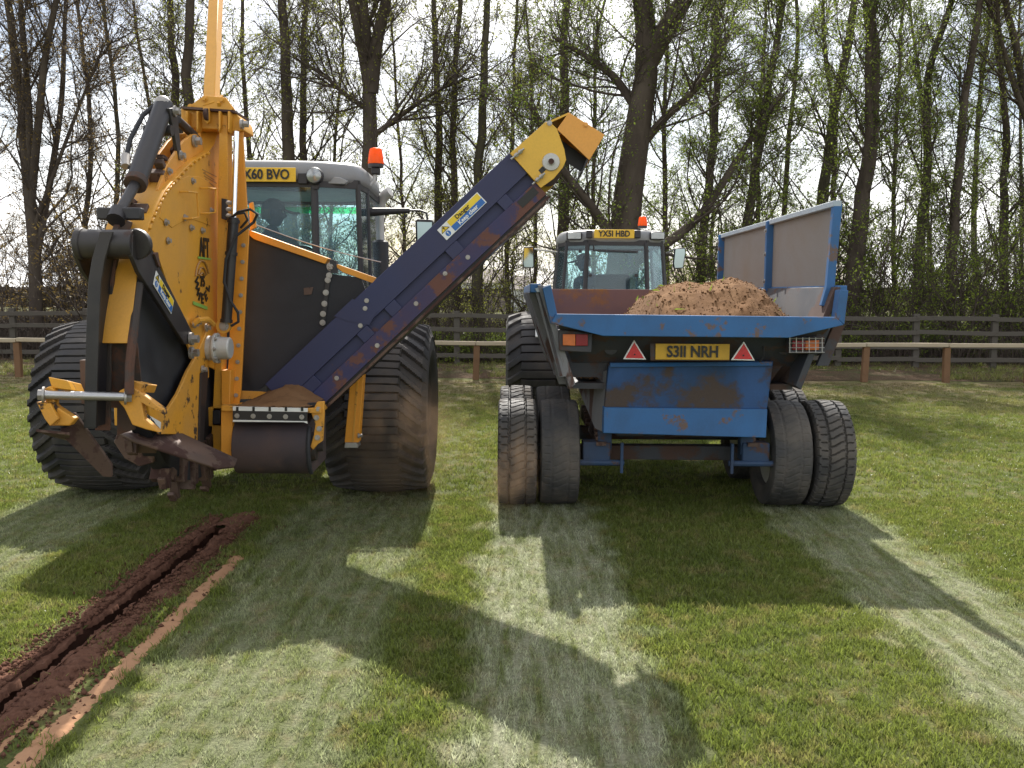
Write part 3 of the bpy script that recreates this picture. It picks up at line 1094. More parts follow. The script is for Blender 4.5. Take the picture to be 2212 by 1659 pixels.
for k, (lab, D, wpx, st, leaf, nl, bark, dens) in enumerate(TREES):
    tree(lab, D, wpx, st, 100 + k, leaf, nl, bark, dens)

rng = np.random.default_rng(77)
fill = [(-40, 28), (185, 27), (255, 29), (330, 30), (480, 28), (545, 31), (715, 29), (880, 30), (1090, 29), (1145, 31), (1275, 29), (1440, 30), (1545, 32), (1640, 29), (1700, 31), (1800, 30), (1925, 28), (2020, 30), (2115, 29), (2210, 31), (-170, 26), (-290, 29), (-420, 27), (-560, 30), (2330, 28), (2450, 26), (2580, 29), (2720, 27)]
for k, (px, D) in enumerate(fill):
    s = rng.normal(0, 18, 4)
    w = rng.uniform(8, 16)
    px += rng.uniform(-12, 12)
    path = [(px, 790), (px + s[0] * .4, 520), (px + s[1] * .7, 270), (px + s[1] + s[2], 60), (px + s[1] + s[2] + s[3], -110)]
    tree('slim young tree in the back row of the tree belt', D, w, [path], 300 + k,
         'leaf_brown' if px < 330 else ('leaf_spring' if px < 1150 else 'leaf_green'), 2 if px < 1150 else 3, 'bark' if k % 2 else 'bark_green', 1.15,
         name='young_tree', group='slim young trees in the back row', low=.05)


def shrub_parts(seed, nst, h, spread, nl, lsz):
    rng = np.random.default_rng(seed)
    K = 8
    P = np.empty((nst, K, 3))
    a = rng.uniform(0, 6.28, nst)
    r = rng.uniform(.0, .3, nst)
    d = np.stack([np.cos(a) * spread, np.sin(a) * spread, np.ones(nst)], 1)
    d *= rng.uniform(.5, 1, (nst, 1))
    p = np.stack([np.cos(a) * r, np.sin(a) * r, np.full(nst, -.05)], 1)
    for k in range(K):
        P[:, k] = p
        d += rng.normal(size=(nst, 3)) * .12
        d[:, 2] = np.abs(d[:, 2])
        dd = d / np.linalg.norm(d, axis=1, keepdims=True)
        p = p + dd * h / (K - 1) * rng.uniform(.8, 1.1, (nst, 1))
    Rr = np.broadcast_to(np.linspace(.022, .007, K), (nst, K)).copy()
    B1, R1 = children(P, Rr, 11, .12, 1, (.4, 1.1), (.5, 1.4), 5, .05, .16, .01, rng, .006)
    B2, R2 = children(B1, R1, 6, .1, 1, (.4, 1.1), (.2, .7), 3, .02, .2, .01, rng, .004)
    st = tubes_np(P, Rr, 5)
    br = join_np([tubes_np(B1, R1, 4), tubes_np(B2, R2, 3)])
    lv = leaves_np(B2, nl, lsz, rng)
    return st, br, lv


def shrub_proto(seed, nst, h, spread, nl, lsz, leaf):
    st, br, lv = shrub_parts(seed, nst, h, spread, nl, lsz)
    return [('stems', st, 'twig'), ('branches', br, 'twig'), ('foliage', lv, leaf)]


def np_me(name, vf, mat):
    o = mesh_np(name, vf[0], vf[1], mat)
    me = o.data
    bpy.data.objects.remove(o)
    return me


def place_shrubs(protos, spots, label, group, name):
    rng = random.Random(len(spots))
    pm = [[(n, np_me(n, vf, m)) for n, vf, m in pr] for pr in protos]
    for i, (x, y, s) in enumerate(spots):
        t = thing(name, label, 'shrub', (x, y, 0), group)
        t.rotation_euler = (0, 0, rng.uniform(0, 6.28))
        t.scale = (s, s, s * rng.uniform(.85, 1.15))
        for n, me in pm[i % len(pm)]:
            o = bpy.data.objects.new(n, me)
            COL.objects.link(o)
            o.parent = t


rr = random.Random(3)
brown = [shrub_proto(500 + i, 9, 3.6, .35, 3, (.016, .038), 'leaf_brown') for i in range(3)]
green = [shrub_proto(520 + i, 9, 3.8, .35, 3, (.018, .042), 'leaf_green') for i in range(3)]
mixed = [shrub_proto(540 + i, 8, 3.2, .4, 2, (.016, .036), 'leaf_spring') for i in range(2)]
low = [shrub_proto(560 + i, 12, 1.0, .9, 4, (.02, .045), 'leaf_green') for i in range(2)]
place_shrubs(brown, [(-13.2 + i * .45 + rr.uniform(-.25, .25), rr.uniform(21.6, 27), rr.uniform(.75, 1.25)) for i in range(20)],
             'brown-leaved bushy thicket shrub behind the fence on the left', 'brown thicket shrubs on the left', 'thicket_shrub')
place_shrubs(mixed, [(-5.2 + i * .55 + rr.uniform(-.3, .3), rr.uniform(22.5, 28), rr.uniform(.6, .95)) for i in range(18)],
             'sparse twiggy shrub behind the fence between the machines', 'sparse shrubs in the middle', 'twiggy_shrub')
place_shrubs(green, [(4.2 + i * .42 + rr.uniform(-.25, .25), rr.uniform(21.6, 28), rr.uniform(.7, 1.2)) for i in range(26)],
             'green-leaved shrub behind the fence on the right', 'green shrubs on the right', 'leafy_shrub')
place_shrubs(low, [(-2.6 + i * 1.1 + rr.uniform(-.5, .5), rr.uniform(20.9, 22.6), rr.uniform(.5, .9)) for i in range(15)],
             'low green bramble clump at the foot of the fence', 'low bramble clumps', 'bramble_clump')

# far side of the field behind the trees: a hedge line and pale sheds
rng = np.random.default_rng(99)
n = 26000
x = rng.uniform(-75, 75, n)
h = 1.0 + 1.5 * fbm(x * .12, x * 0, 8) + .7 * fbm(x * .6, x * 0, 9)
z = h * rng.uniform(0, 1, n) ** .8
c = np.stack([x, 95 + rng.uniform(-2, 2, n), z], 1)
u = rng.normal(size=(n, 3))
u /= np.linalg.norm(u, axis=1, keepdims=True)
v = np.cross(u, rng.normal(size=(n, 3)))
v /= np.linalg.norm(v, axis=1, keepdims=True)
s = rng.uniform(.12, .3, n)[:, None]
q = np.stack([c - u * s, c + v * s, c + u * s, c - v * s], 1).reshape(-1, 3)
tag(mesh_np('far_hedge', q, np.arange(n * 4).reshape(-1, 4), 'twig'), 'dark hedge line far beyond the tree belt', 'hedge', kind='stuff')
for px, wd, hh, lab in ((1048, 5, 2.6, 'small pale shed far off between the two tractors'), (1075, 7, 2.0, 'low white-roofed building far off left of the right tractor')):
    p = onY(px, 640, 88)
    t = thing('distant_building', lab, 'building', (p.x, 88, 0))
    MB().box((p.x, 88, hh / 2), (wd, 5, hh)).build('wall', 'far_white', t)
    MB().prism([(p.x - wd / 2 - .2, 85.3, hh), (p.x - wd / 2 - .2, 90.7, hh), (p.x - wd / 2 - .2, 88, hh + 1.3)], (wd + .4, 0, 0)).build('roof', 'far_roof', t)
    MB().box((p.x + .3, 85.48, .95), (1.1, .06, 1.9)).build('door', 'far_roof', t)


# ================================================================== wheels
def tyre_mesh(name, Rad, W, rim_r, pattern, depth, nth, nx, mat, crown=.02, shoulder=.05, nw=7):
    """tyre with its tread cut as real relief; axis along X, centred on the origin"""
    hw = W / 2
    xs = np.linspace(-hw + shoulder * .35, hw - shoulder * .35, nx)
    prof = []
    for k in range(nw):
        t = k / (nw - 1)
        a = t * math.pi / 2
        rr = rim_r + (Rad - crown - shoulder - rim_r) * t
        bul = hw - .03 * W * (1 - math.sin(a * 2) * .9) if t < .999 else hw
        prof.append((-(hw * (.86 + .14 * math.sin(math.pi * min(t, .8) / .8 * .62 + .2))), rr, 0))
    prof.append((-hw + .002, Rad - crown - shoulder * .55, 1))
    for x in xs:
        u = abs(x) / hw
        prof.append((x, Rad - crown * u ** 2.2, 1))
    prof.append((hw - .002, Rad - crown - shoulder * .55, 1))
    for p in prof[:nw][::-1]:
        prof.append((-p[0], p[1], 0))
    # inner closing
    prof = [(-hw * .62, rim_r - .012, 0)] + prof + [(hw * .62, rim_r - .012, 0)]
    px = np.array([p[0] for p in prof])
    pr = np.array([p[1] for p in prof])
    pt = np.array([p[2] for p in prof], bool)
    th = np.linspace(0, 2 * np.pi, nth, endpoint=False)
    TH, PX = np.meshgrid(th, px, indexing='ij')
    PR = np.broadcast_to(pr, TH.shape).copy()
    gro = pattern(TH, PX, hw)
    PR -= depth * gro * pt[None]
    PR += (fbm(TH * 12, PX * 30, 5, 2) - .5) * .004
    vs = np.stack([PX, PR * np.cos(TH), PR * np.sin(TH)], -1).reshape(-1, 3)
    n = len(prof)
    i, j = np.meshgrid(np.arange(nth), np.arange(n - 1), indexing='ij')
    i2 = (i + 1) % nth
    f = np.stack([i * n + j, i * n + j + 1, i2 * n + j + 1, i2 * n + j], -1).reshape(-1, 4)
    o = mesh_np(name, vs, f, mat, smooth=False)
    me = o.data
    bpy.data.objects.remove(o)
    for p in me.polygons:
        p.use_smooth = True
    me.set_sharp_from_angle(angle=R(40))
    return me


def pat_lug(nbar, xc, slope, bar=.42, pad=True):
    def f(TH, PX, hw):
        off = np.clip(np.abs(PX) - xc, 0, None) * slope
        ph = ((TH * .69 - off) / (2 * np.pi * .69 / nbar)) % 1.0
        lug = ph < bar
        if pad:
            lug |= (ph > .5) & (ph < .5 + bar) & (np.abs(PX) < xc * (1.05))
        lug &= np.abs(PX) < hw * .995
        return 1.0 - lug
    return f


def pat_road(nblk):
    def f(TH, PX, hw):
        ph = TH / (2 * np.pi) * nblk
        z = np.abs((ph % 1) - .5) * 2 - .5            # zigzag -.5...5
        g = np.zeros_like(PX)
        for c in (-.42, .42):
            g = np.maximum(g, np.abs(PX / hw - c - .05 * z) < .05)
        # S shaped cross grooves in the middle rib, slanted ones in the side ribs
        u = PX / hw
        s = (ph + .38 * np.sin(u * 3.6)) % 1
        g = np.maximum(g, (s < .17) & (np.abs(u) < .42))
        s2 = (ph * 1.0 + .3 * np.abs(u)) % 1
        g = np.maximum(g, (s2 < .15) & (np.abs(u) > .42) & (np.abs(u) < .80))
        s3 = (ph * 1.0 + .5) % 1
        g = np.maximum(g, (s3 < .10) & (np.abs(u) > .86))
        return g.astype(float)
    return f


TY_BIG = tyre_mesh('tyre', .69, .80, .36, pat_lug(34, .19, .85), .032, 680, 60, 'tyre_rubber', .045, .09)
TY_BIG2 = tyre_mesh('tyre', .69, .80, .36, pat_lug(20, .20, .75), .036, 480, 60, 'tyre_rubber', .05, .09)
TY_FRONT = tyre_mesh('tyre', .56, .58, .30, pat_lug(20, .12, .8), .03, 360, 36, 'tyre_rubber', .035, .07)
TY_ROAD = tyre_mesh('tyre', .405, .29, .25, pat_road(42), .018, 504, 48, 'tyre_dusty', .012, .035)
TY_WORN = tyre_mesh('tyre', .40, .29, .25, pat_road(42), .004, 504, 48, 'tyre_dusty', .012, .035)


def rim_mb(r, w, out_sign, disc_x):
    m = MB()
    h = w / 2
    m.lathe([(-h, r + .01), (-h + .02, r - .03), (-h * .4, r - .05), (h * .4, r - .05), (h - .02, r - .03), (h, r + .01), (h - .004, r + .014), (0, r + .002), (-h + .004, r + .014)], n=40)
    m.lathe([(disc_x - .012, r - .04), (disc_x + .03 * out_sign, r * .6), (disc_x + .035 * out_sign, .06), (disc_x + .02 * out_sign, .06), (disc_x + .012 * out_sign, r * .6), (disc_x + .012, r - .04)], n=40)
    return m


def wheel(root, c, tyre_me, rim_r, W, out_sign, mat, spin=0.0, nbolt=8, label=None):
    b = root_base(root)
    o = rim_mb(rim_r, W * .62, out_sign, out_sign * W * .08).build('wheel', mat, root, loc=(0, 0, 0))
    o.location = V(c) - b
    o.rotation_euler = (spin, 0, 0)
    ty = bpy.data.objects.new('tyre', tyre_me)
    COL.objects.link(ty)
    ty.parent = o
    hb = MB().lathe([(0, .10), (out_sign * .09, .10), (out_sign * .10, .085), (out_sign * .13, .07), (out_sign * .135, .0)], n=20)
    for k in range(nbolt):
        a = 2 * math.pi * k / nbolt
        hb.disc((out_sign * W * .16, math.cos(a) * rim_r * .45, math.sin(a) * rim_r * .45), (1, 0, 0), .014, .05, 6)
    h = hb.build('hub', 'cast_grey', o, loc=(0, 0, 0))
    if label:
        o['label'] = label
    return o


def plate_rect(parent, c, w, h, xd, yd, t, mat, name='number_plate', bevel=.004):
    x, y = V(xd).normalized() * w / 2, V(yd).normalized() * h / 2
    z = x.cross(y).normalized() * t
    c = V(c)
    return MB().prism([c - x - y - z, c + x - y - z, c + x + y - z, c - x + y - z], z).build(name, mat, parent, bevel=bevel)


def bolt(parent, p, axis, r=.014, t=.018, mat='bolt_steel', name='bolt'):
    a = V(axis).normalized()
    p = V(p)
    return MB().disc(p + a * t * .2, a, r * 1.5, t * .3, 12).tube([p + a * t * .3, p + a * t], r, 6).build(name, mat, parent)


def screen_poly(pts, D):
    return [onY(px, py, D) for px, py in pts]


def side_poly(pts, X):
    return [onX(px, py, X) for px, py in pts]


XP, YP, ZP = V((1, 0, 0)), V((0, 1, 0)), V((0, 0, 1))

# ================================================================== wheel trencher
XR, XL = -1.86, -2.05
WC = V((-1.955, 5.60, 1.40))      # centre of the digging wheel
T = thing('wheel_trencher', 'yellow wheel trencher with navy conveyor carried raised behind the left tractor', 'trencher', (-1.95, 5.5, 0))


def wp(a, r, x):
    """point on the wheel: a degrees, 0 = towards the viewer (-Y), 90 = up"""
    return V((x, WC.y - r * math.cos(R(a)), WC.z + r * math.sin(R(a))))


# housing: side plates and curved rim
def arc(a0, a1, r, x, n=26):
    return [wp(a0 + (a1 - a0) * k / (n - 1), r, x) for k in range(n)]


RO = 1.0
RIM = [(474, 268), (462, 314), (451, 329), (433, 340), (415, 352), (396, 370), (379, 389), (366, 402), (355, 416), (343, 438), (334, 457), (323, 482), (313, 515), (304, 545), (297, 580), (291, 625), (287, 670), (284, 715), (283, 742)]
rimp = side_poly(RIM, XR)
side = rimp[:13] + side_poly([(345, 562), (415, 772), (468, 800), (480, 700)], XR)
pl = MB().prism(side, (-.012, 0, 0)).build('side_plate', 'yellow_paint', T, bevel=.002)
MB().prism([V((XL, p.y, p.z)) for p in rimp + [wp(0, .6, XL), wp(40, .3, XL), wp(90, .5, XL)]], (-.012, 0, 0)).build('side_plate', 'yellow_paint', T, bevel=.002)
ro = []
for k, p in enumerate(rimp):
    tg_ = (rimp[min(k + 1, len(rimp) - 1)] - rimp[max(k - 1, 0)]).normalized()
    nr = V((0, -tg_.z, tg_.y)).normalized()
    if nr.dot(p - WC) < 0:
        nr = -nr
    ro.append([V((XL - .018, p.y, p.z)) + nr * .012, V((XR + .006, p.y, p.z)) + nr * .012, V((XR + .006, p.y, p.z)), V((XL - .018, p.y, p.z))])
rim = MB().loft(ro).build('rim_guard', 'yellow_paint', T, bevel=.002)
# welded flange tabs along the rim edge
for k in range(2, 12):
    for f_ in (.25, .75):
        p = rimp[k].lerp(rimp[k + 1], f_)
        d_ = (rimp[k + 1] - rimp[k]).normalized()
        MB().bar(p + XP * .01 - d_ * .014, p + XP * .01 + d_ * .014, .014, .016, XP).build('weld_tab', 'yellow_paint', pl, bevel=.002)
# raised inspection cover and grab handles
cov = [wp(a, .86, XR + .004) for a in range(48, 92, 3)]
cov = side_poly([(345, 470), (352, 435), (366, 408), (385, 388), (408, 380), (432, 382), (452, 392), (458, 470), (455, 488), (440, 482), (418, 474), (395, 478), (372, 492)], XR + .004)
MB().prism(cov, (-.010, 0, 0)).build('inspection_cover', 'yellow_paint', pl, bevel=.003)
for pts in ([(388, 414), (409, 416), (412, 469), (396, 472)], [(432, 406), (450, 408), (449, 459), (434, 461)]):
    q = side_poly(pts, XR + .006)
    MB().tube([q[0], q[0] + XP * .045, q[1] + XP * .045, q[2] + XP * .045, q[3] + XP * .045, q[3]], .006, 8).build('grab_handle', 'yellow_paint', T)
for px, py in ((415, 391), (455, 455), (412, 492), (398, 470), (357, 480), (436, 498), (362, 520)):
    bolt(pl, onX(px, py, XR + .004), XP, .013, .02)

# dark digging wheel with cleats and teeth
RW = .93
dw = MB().lathe([(-.05, .12), (-.05, RW), (.05, RW), (.05, .12)], WC, XP, 64)
dwh = dw.build('digging_wheel', 'rubber_sheet', T)
for k in range(18):
    a = -200 + k * 20
    c = wp(a, RW + .02, WC.x)
    M = Matrix.Rotation(R(90 - a), 3, 'X')
    mb = MB().box(c, (.13, .06, .07), M).box(wp(a + 2.5, RW + .055, WC.x + (.035 if k % 2 else -.035)), (.05, .035, .11), M @ Matrix.Rotation(R(25), 3, 'X'))
    mb.box(wp(a + 4.5, RW + .10, WC.x + (.035 if k % 2 else -.035)), (.04, .022, .07), M @ Matrix.Rotation(R(55), 3, 'X'))
    mb.build('tooth', 'rust_steel', dwh, bevel=.004)
# curved scoops seen at the bottom
for k, a in enumerate((-62, -74, -86, -98)):
    MB().prism([wp(a, RW - .22, WC.x - .05), wp(a - 5, RW + .03, WC.x - .05), wp(a - 9, RW + .02, WC.x - .05), wp(a - 8, RW - .22, WC.x - .05)], (.125, 0, 0)).build('scoop', 'rust_steel', dwh, bevel=.006)
# tubular edge rod down the back of the dark face
MB().tube([onX(300, 612, XR + .01), onX(292, 680, XR + .01), onX(280, 790, XR + .01), onX(279, 852, XR + .01)], .022, 10).build('guard_rod', 'black_dirty', T)
# rubber flap below the worn yellow rim
MB().prism([wp(-3, RO + .016, XL), wp(-3, RO + .016, XR), wp(-22, RO + .03, XR), wp(-22, RO + .03, XL)], (0, .012, 0)).build('rear_flap', 'black_dirty', T)

# lower yellow arm that carries the trench shoe
low_arm = side_poly([(452, 700), (452, 815), (436, 830), (431, 958), (396, 938), (348, 938), (326, 905), (316, 858), (338, 866), (362, 886), (385, 850), (406, 802), (425, 770)], XR + .016)
la = MB().prism(low_arm, (-.02, 0, 0)).build('lower_arm', 'yellow_worn', T, bevel=.004)
MB().prism(side_poly([(436, 806), (450, 800), (440, 955), (431, 956)], XR + .03), (-.012, 0, 0)).build('arm_edge', 'black_paint', la)
for px, py in ((398, 722), (444, 708), (424, 696), (410, 760), (436, 798), (418, 700)):
    bolt(la, onX(px, py, XR + .018), XP, .016, .03)
# motor hub
hubc = onX(452, 752, XR + .02)
MB().lathe([(-.02, .075), (.03, .075), (.035, .092), (.052, .092), (.052, .070), (.125, .067), (.132, .058), (.132, 0)], hubc, XP, 28).build('wheel_motor', 'cast_grey', T, bevel=.003)
for k in range(8):
    a = k * math.pi / 4
    bolt(la, hubc + V((.052, .082 * math.cos(a), .082 * math.sin(a))), XP, .008, .014)
MB().tube([onX(418, 700, XR + .02), onX(428, 692, XR + .05), onX(448, 690, XR + .06), onX(460, 700, XR + .05)], .018, 8).build('bearing_bracket', 'yellow_paint', T)

# rod with its two mounts in front of the wheel
ra, rb = onY(97, 853, 4.34), onY(268, 857, 4.46)
MB().tube([ra, rb], .021, 14).build('cross_rod', 'steel', T)
bolt(T, ra, (ra - rb), .026, .03)
bolt(T, rb, (rb - ra), .026, .035)
mt = MB().prism(screen_poly([(256, 845), (270, 838), (292, 840), (352, 884), (355, 897), (330, 885), (305, 870), (312, 905), (345, 935), (315, 928), (285, 918), (268, 882), (256, 868)], 4.47), (0, .05, 0)).build('rod_mount', 'yellow_worn', T, bevel=.006)
MB().prism(screen_poly([(270, 838), (278, 821), (313, 830), (306, 848), (290, 842)], 4.49), (0, .16, -.02)).build('mount_tab', 'yellow_worn', mt, bevel=.004)
mt = MB().prism(screen_poly([(96, 840), (106, 834), (116, 842), (118, 876), (162, 905), (150, 920), (108, 920), (80, 868), (98, 868)], 4.36), (0, .05, 0)).build('rod_mount', 'yellow_worn', T, bevel=.006)
MB().prism(screen_poly([(104, 814), (146, 822), (155, 843), (112, 838)], 4.38), (0, .14, -.03)).build('mount_tab', 'yellow_paint', mt, bevel=.004)
st = MB().prism(side_poly([(315, 893), (348, 912), (346, 937), (330, 925)], XR + .022), (-.004, 0, 0)).build('lifting_label', 'white_print', la)
text(st, 'LIFT WITH FORKS', .035, onX(333, 917, XR + .024), V((0, .82, -.52)), V((0, .52, .82)), 'black_print', width=.75)

# ground skids and plough wings
MB().add([onY(345, 937, 4.9), onY(394, 936, 5.1), onY(513, 991, 5.2), onY(507, 1006, 5.1), onY(470, 1010, 5.0), onY(338, 966, 4.75), onY(290, 950, 4.7), onY(255, 930, 4.75), onY(300, 925, 5.0)],
         [(0, 1, 2, 3, 4, 5), (0, 5, 6, 7, 8)]).build('right_wing_plate', 'rust_steel', T).modifiers.new('thick', 'SOLIDIFY').thickness = .016
MB().prism(screen_poly([(256, 928), (345, 940), (330, 1000), (300, 1008), (268, 990), (245, 955)], 4.98), (0, .05, 0)).build('shoe_cheek', 'rust_steel', T, bevel=.006)
MB().prism([onY(143, 893, 4.42), onY(160, 892, 4.42), onY(240, 1004, 4.62), onY(240, 1031, 4.62), onY(222, 1030, 4.62), onY(128, 936, 4.40)], (.0, .025, .0)).build('plough_blade', 'rust_steel', T, bevel=.004)
MB().prism([onY(78, 927, 4.3), onY(150, 934, 4.35), onY(150, 948, 4.5), onY(118, 940, 4.7)], (0, 0, -.012)).build('left_wing_plate', 'rust_steel', T)
MB().prism(screen_poly([(78, 868), (108, 872), (126, 905), (108, 921), (96, 905)], 4.33), (0, .02, 0)).build('wing_bracket', 'yellow_worn', T, bevel=.004)
MB().prism(screen_poly([(133, 900), (146, 890), (150, 896), (138, 925), (128, 925)], 4.39), (0, .04, 0)).build('blade_clip', 'black_paint', T, bevel=.004)

# crumber beam: tall bent black I-section behind the wheel
cb = [(231, 500), (214, 560), (206, 610), (202, 700), (199, 800), (196, 925)]
ring = []
for px, py in cb:
    p = onY(px, py, 4.42)
    ring.append([p + V((-.035, 0, 0)), p + V((-.035, .02, 0)), p + V((-.009, .02, 0)), p + V((-.009, .20, 0)), p + V((.009, .20, 0)), p + V((.009, .02, 0)), p + V((.026, .02, 0)), p + V((.026, 0, 0))])
MB().loft(ring).build('crumber_beam', 'black_paint', T, bevel=.003)
cb2 = [(246, 558), (240, 620), (236, 720), (233, 930)]
ring = []
for px, py in cb2:
    p = onY(px, py, 4.56)
    ring.append([p + V((-.065, 0, 0)), p + V((-.065, .02, 0)), p + V((.008, .02, 0)), p + V((.008, 0, 0))])
MB().loft(ring).build('crumber_plate', 'black_dirty', T, bevel=.003)
MB().prism(screen_poly([(172, 778), (186, 778), (184, 872), (176, 872)], 4.6), (0, .04, 0)).build('crumber_strap', 'rust_steel', T)
MB().prism(screen_poly([(252, 785), (272, 780), (285, 800), (285, 930), (252, 940)], 4.64), (0, .05, 0)).build('shoe_plate', 'black_dirty', T, bevel=.004)

# torsion tube and arms
ta, tb = onY(176, 527, 4.50), onY(292, 528, 4.50)
MB().tube([ta, tb], .070, 28).build('torsion_tube', 'black_paint', T, bevel=.004)
MB().disc(ta, XP, .078, .03, 28).build('end_cap', 'black_paint', T, bevel=.006)
XA = -1.815
armp = [(286, 508), (301, 500), (315, 510), (334, 549), (344, 574), (420, 726), (416, 742), (400, 744), (300, 588), (286, 553)]
ar = MB().prism(side_poly(armp, XA), (-.022, 0, 0)).build('crumber_arm', 'black_paint', T, bevel=.004)
MB().prism(side_poly([(334, 549), (342, 545), (347, 578), (343, 574)], XA + .012), (-.05, 0, 0)).build('arm_stop', 'black_dirty', ar)
bolt(ar, onX(410, 732, XA + .002), XP, .024, .05)
bolt(la, onX(410, 762, XA - .02), XP, .024, .05)
MB().prism([p + V((XL - .03 - XA, 0, 0)) for p in side_poly(armp, XA)], (-.022, 0, 0)).build('crumber_arm', 'black_paint', T, bevel=.004)
MB().tube([tb, onX(299, 526, XA)], .074, 28).build('tube_collar', 'black_paint', T, bevel=.004)


def danger_sign(parent, org, xd, yd, w, h):
    """white label: yellow and blue bands, warning triangle and mandatory disc"""
    x, y = V(xd).normalized(), V(yd).normalized()
    z = x.cross(y).normalized()
    org = V(org)

    def P(u, v, k=0.0):
        return org + x * (u * w) + y * (v * h) + z * k
    s = MB().prism([P(0, 0), P(1, 0), P(1, 1), P(0, 1)], z * .003).build('safety_label', 'white_print', parent)
    MB().prism([P(.23, .5, .0035), P(.98, .5, .0035), P(.98, .95, .0035), P(.23, .95, .0035)], z * .001).build('yellow_band', 'yellow_print', s)
    MB().prism([P(.23, .05, .0035), P(.98, .05, .0035), P(.98, .5, .0035), P(.23, .5, .0035)], z * .001).build('blue_band', 'blue_print', s)
    q = .5 * h
    MB().prism([P(.02, .56, .0035), P(.20, .56, .0035), P(.11, .94, .0035)], z * .001).build('warning_triangle', 'yellow_print', s)
    MB().prism([P(.10, .68, .005), P(.12, .68, .005), P(.125, .84, .005), P(.095, .84, .005)], z * .001).prism([P(.10, .61, .005), P(.12, .61, .005), P(.12, .65, .005), P(.10, .65, .005)], z * .001).build('warning_mark', 'black_print', s)
    for a, b in ((P(.02, .56, .005), P(.20, .56, .005)), (P(.20, .56, .005), P(.11, .94, .005)), (P(.11, .94, .005), P(.02, .56, .005))):
        MB().bar(a, b, h * .035, .001, z).build('triangle_edge', 'black_print', s)
    MB().disc(P(.11, .28, .004), z, q * .40, .002, 24).build('mandatory_disc', 'blue_print', s)
    MB().prism([P(.102, .26, .0055), P(.118, .26, .0055), P(.122, .42, .0055), P(.098, .42, .0055)], z * .001).prism([P(.102, .16, .0055), P(.118, .16, .0055), P(.118, .21, .0055), P(.102, .21, .0055)], z * .001).build('mandatory_mark', 'white_print', s)
    text(s, 'Danger', h * .44, P(.56, .71, .005), x, y, 'black_print', bold=.001)
    text(s, 'Keep clear', h * .42, P(.60, .27, .005), x, y, 'white_print', bold=.001)
    return s


# label on the arm (lies along the arm)
p0, p1, p3 = onX(337, 585, XA + .003), onX(368, 678, XA + .003), onX(342, 560, XA + .003)
d = (onX(368, 650, XA + .003) - onX(338, 588, XA + .003)).normalized()
yd = XP.cross(d)
d = (onX(369, 678, XA + .003) - onX(330, 614, XA + .003))
yd = XP.cross(d)
danger_sign(ar, onX(330, 614, XA + .003), d, yd, d.length, .082)

# lettering on the side plate
lx = XR + .006
text(pl, 'AFT', .16, onX(442, 537, lx), YP, ZP, 'black_print', bold=.004, width=.62)
cc = onX(438, 609, lx)
text(pl, '75', .085, cc, YP, ZP, 'black_print', bold=.003)
for k, ch in enumerate('WHEEL'):
    a = R(188 + k * 38)
    rv = V((0, math.cos(a), math.sin(a)))
    text(pl, ch, .082, cc + rv * .103, V((0, -math.sin(a), math.cos(a))), -rv, 'black_print', bold=.003)
for r_, a0, a1 in ((.125, 25, 165), (.085, 30, 150), (.055, 40, 140)):
    pts_ = [cc + V((0, math.cos(R(a0 + (a1 - a0) * k / 12)), math.sin(R(a0 + (a1 - a0) * k / 12)))) * r_ for k in range(13)]
    MB().tube(pts_, .006, 4).build('logo_arc', 'faint_ink', pl)
MB().bar(onX(428, 556, lx), onX(455, 560, lx), .012, .002, XP).build('logo_stripe', 'green_print', pl)
MB().bar(onX(417, 654, lx), onX(448, 666, lx), .02, .002, XP).build('logo_stripe', 'green_print', pl)
for k in range(4):
    MB().bar(onX(437 + k * 2, 366 + k * 7, XR + .001), onX(468 - (k % 2) * 5, 382 + k * 7, XR + .001), .006, .001, XP).build('faint_print', 'faint_ink', pl)

# links, brackets and lift ram on top of the rim
def rim_out(k, h, x):
    tg_ = (rimp[k + 1] - rimp[k - 1]).normalized()
    nr = V((0, -tg_.z, tg_.y))
    if nr.dot(rimp[k] - WC) < 0:
        nr = -nr
    p = rimp[k] + nr * h
    return V((x, p.y, p.z))


for x in (XR - .03, XR - .115):
    fin = [rim_out(k, .006, x) for k in range(2, 9)] + [rim_out(8, .015, x), rim_out(6, .085, x), rim_out(4, .125, x), rim_out(3, .135, x), rim_out(2, .115, x)]
    MB().prism(fin, (-.016, 0, 0)).build('ram_bracket', 'chute_orange', T, bevel=.003)
bolt(T, rim_out(3, .095, XR - .028), XP, .024, .045)
bolt(T, rim_out(6, .05, XR - .028), XP, .014, .02)
XM = -1.945
rt, rbm = onX(352, 232, XM), onX(256, 462, XM)
dr = (rbm - rt).normalized()
mid = onX(293, 396, XM)
MB().tube([rt - dr * .03, mid], .052, 20).build('ram_barrel', 'black_paint', T, bevel=.006)
MB().tube([mid - dr * .03, mid + dr * .012], .058, 20).build('ram_gland', 'black_dirty', T, bevel=.003)
MB().tube([mid, rbm], .027, 16).build('ram_rod', 'black_paint', T)
MB().tube([rbm + dr * -.02, rbm + dr * .05], .045, 14).build('rod_eye', 'black_paint', T)
MB().bar(rbm + V((-.10, 0, 0)), rbm + V((.12, 0, 0)), .05, .06).build('clevis', 'black_paint', T, bevel=.008)
MB().prism([onX(250, 470, XM - .02), onX(240, 500, XM - .02), onX(262, 520, XM - .02), onX(275, 480, XM - .02)], (.03, 0, 0)).build('clevis_lug', 'black_dirty', T, bevel=.004)
MB().tube([rt + V((-.02, 0, .03)), rt.lerp(mid, .12) + V((-.085, -.02, .0)), rt.lerp(mid, .45) + V((-.10, -.03, 0)), rt.lerp(mid, .75) + V((-.085, -.02, 0)), rt.lerp(mid, .82) + V((-.05, 0, .0))], .013, 8).build('hose', 'rubber_sheet', T)
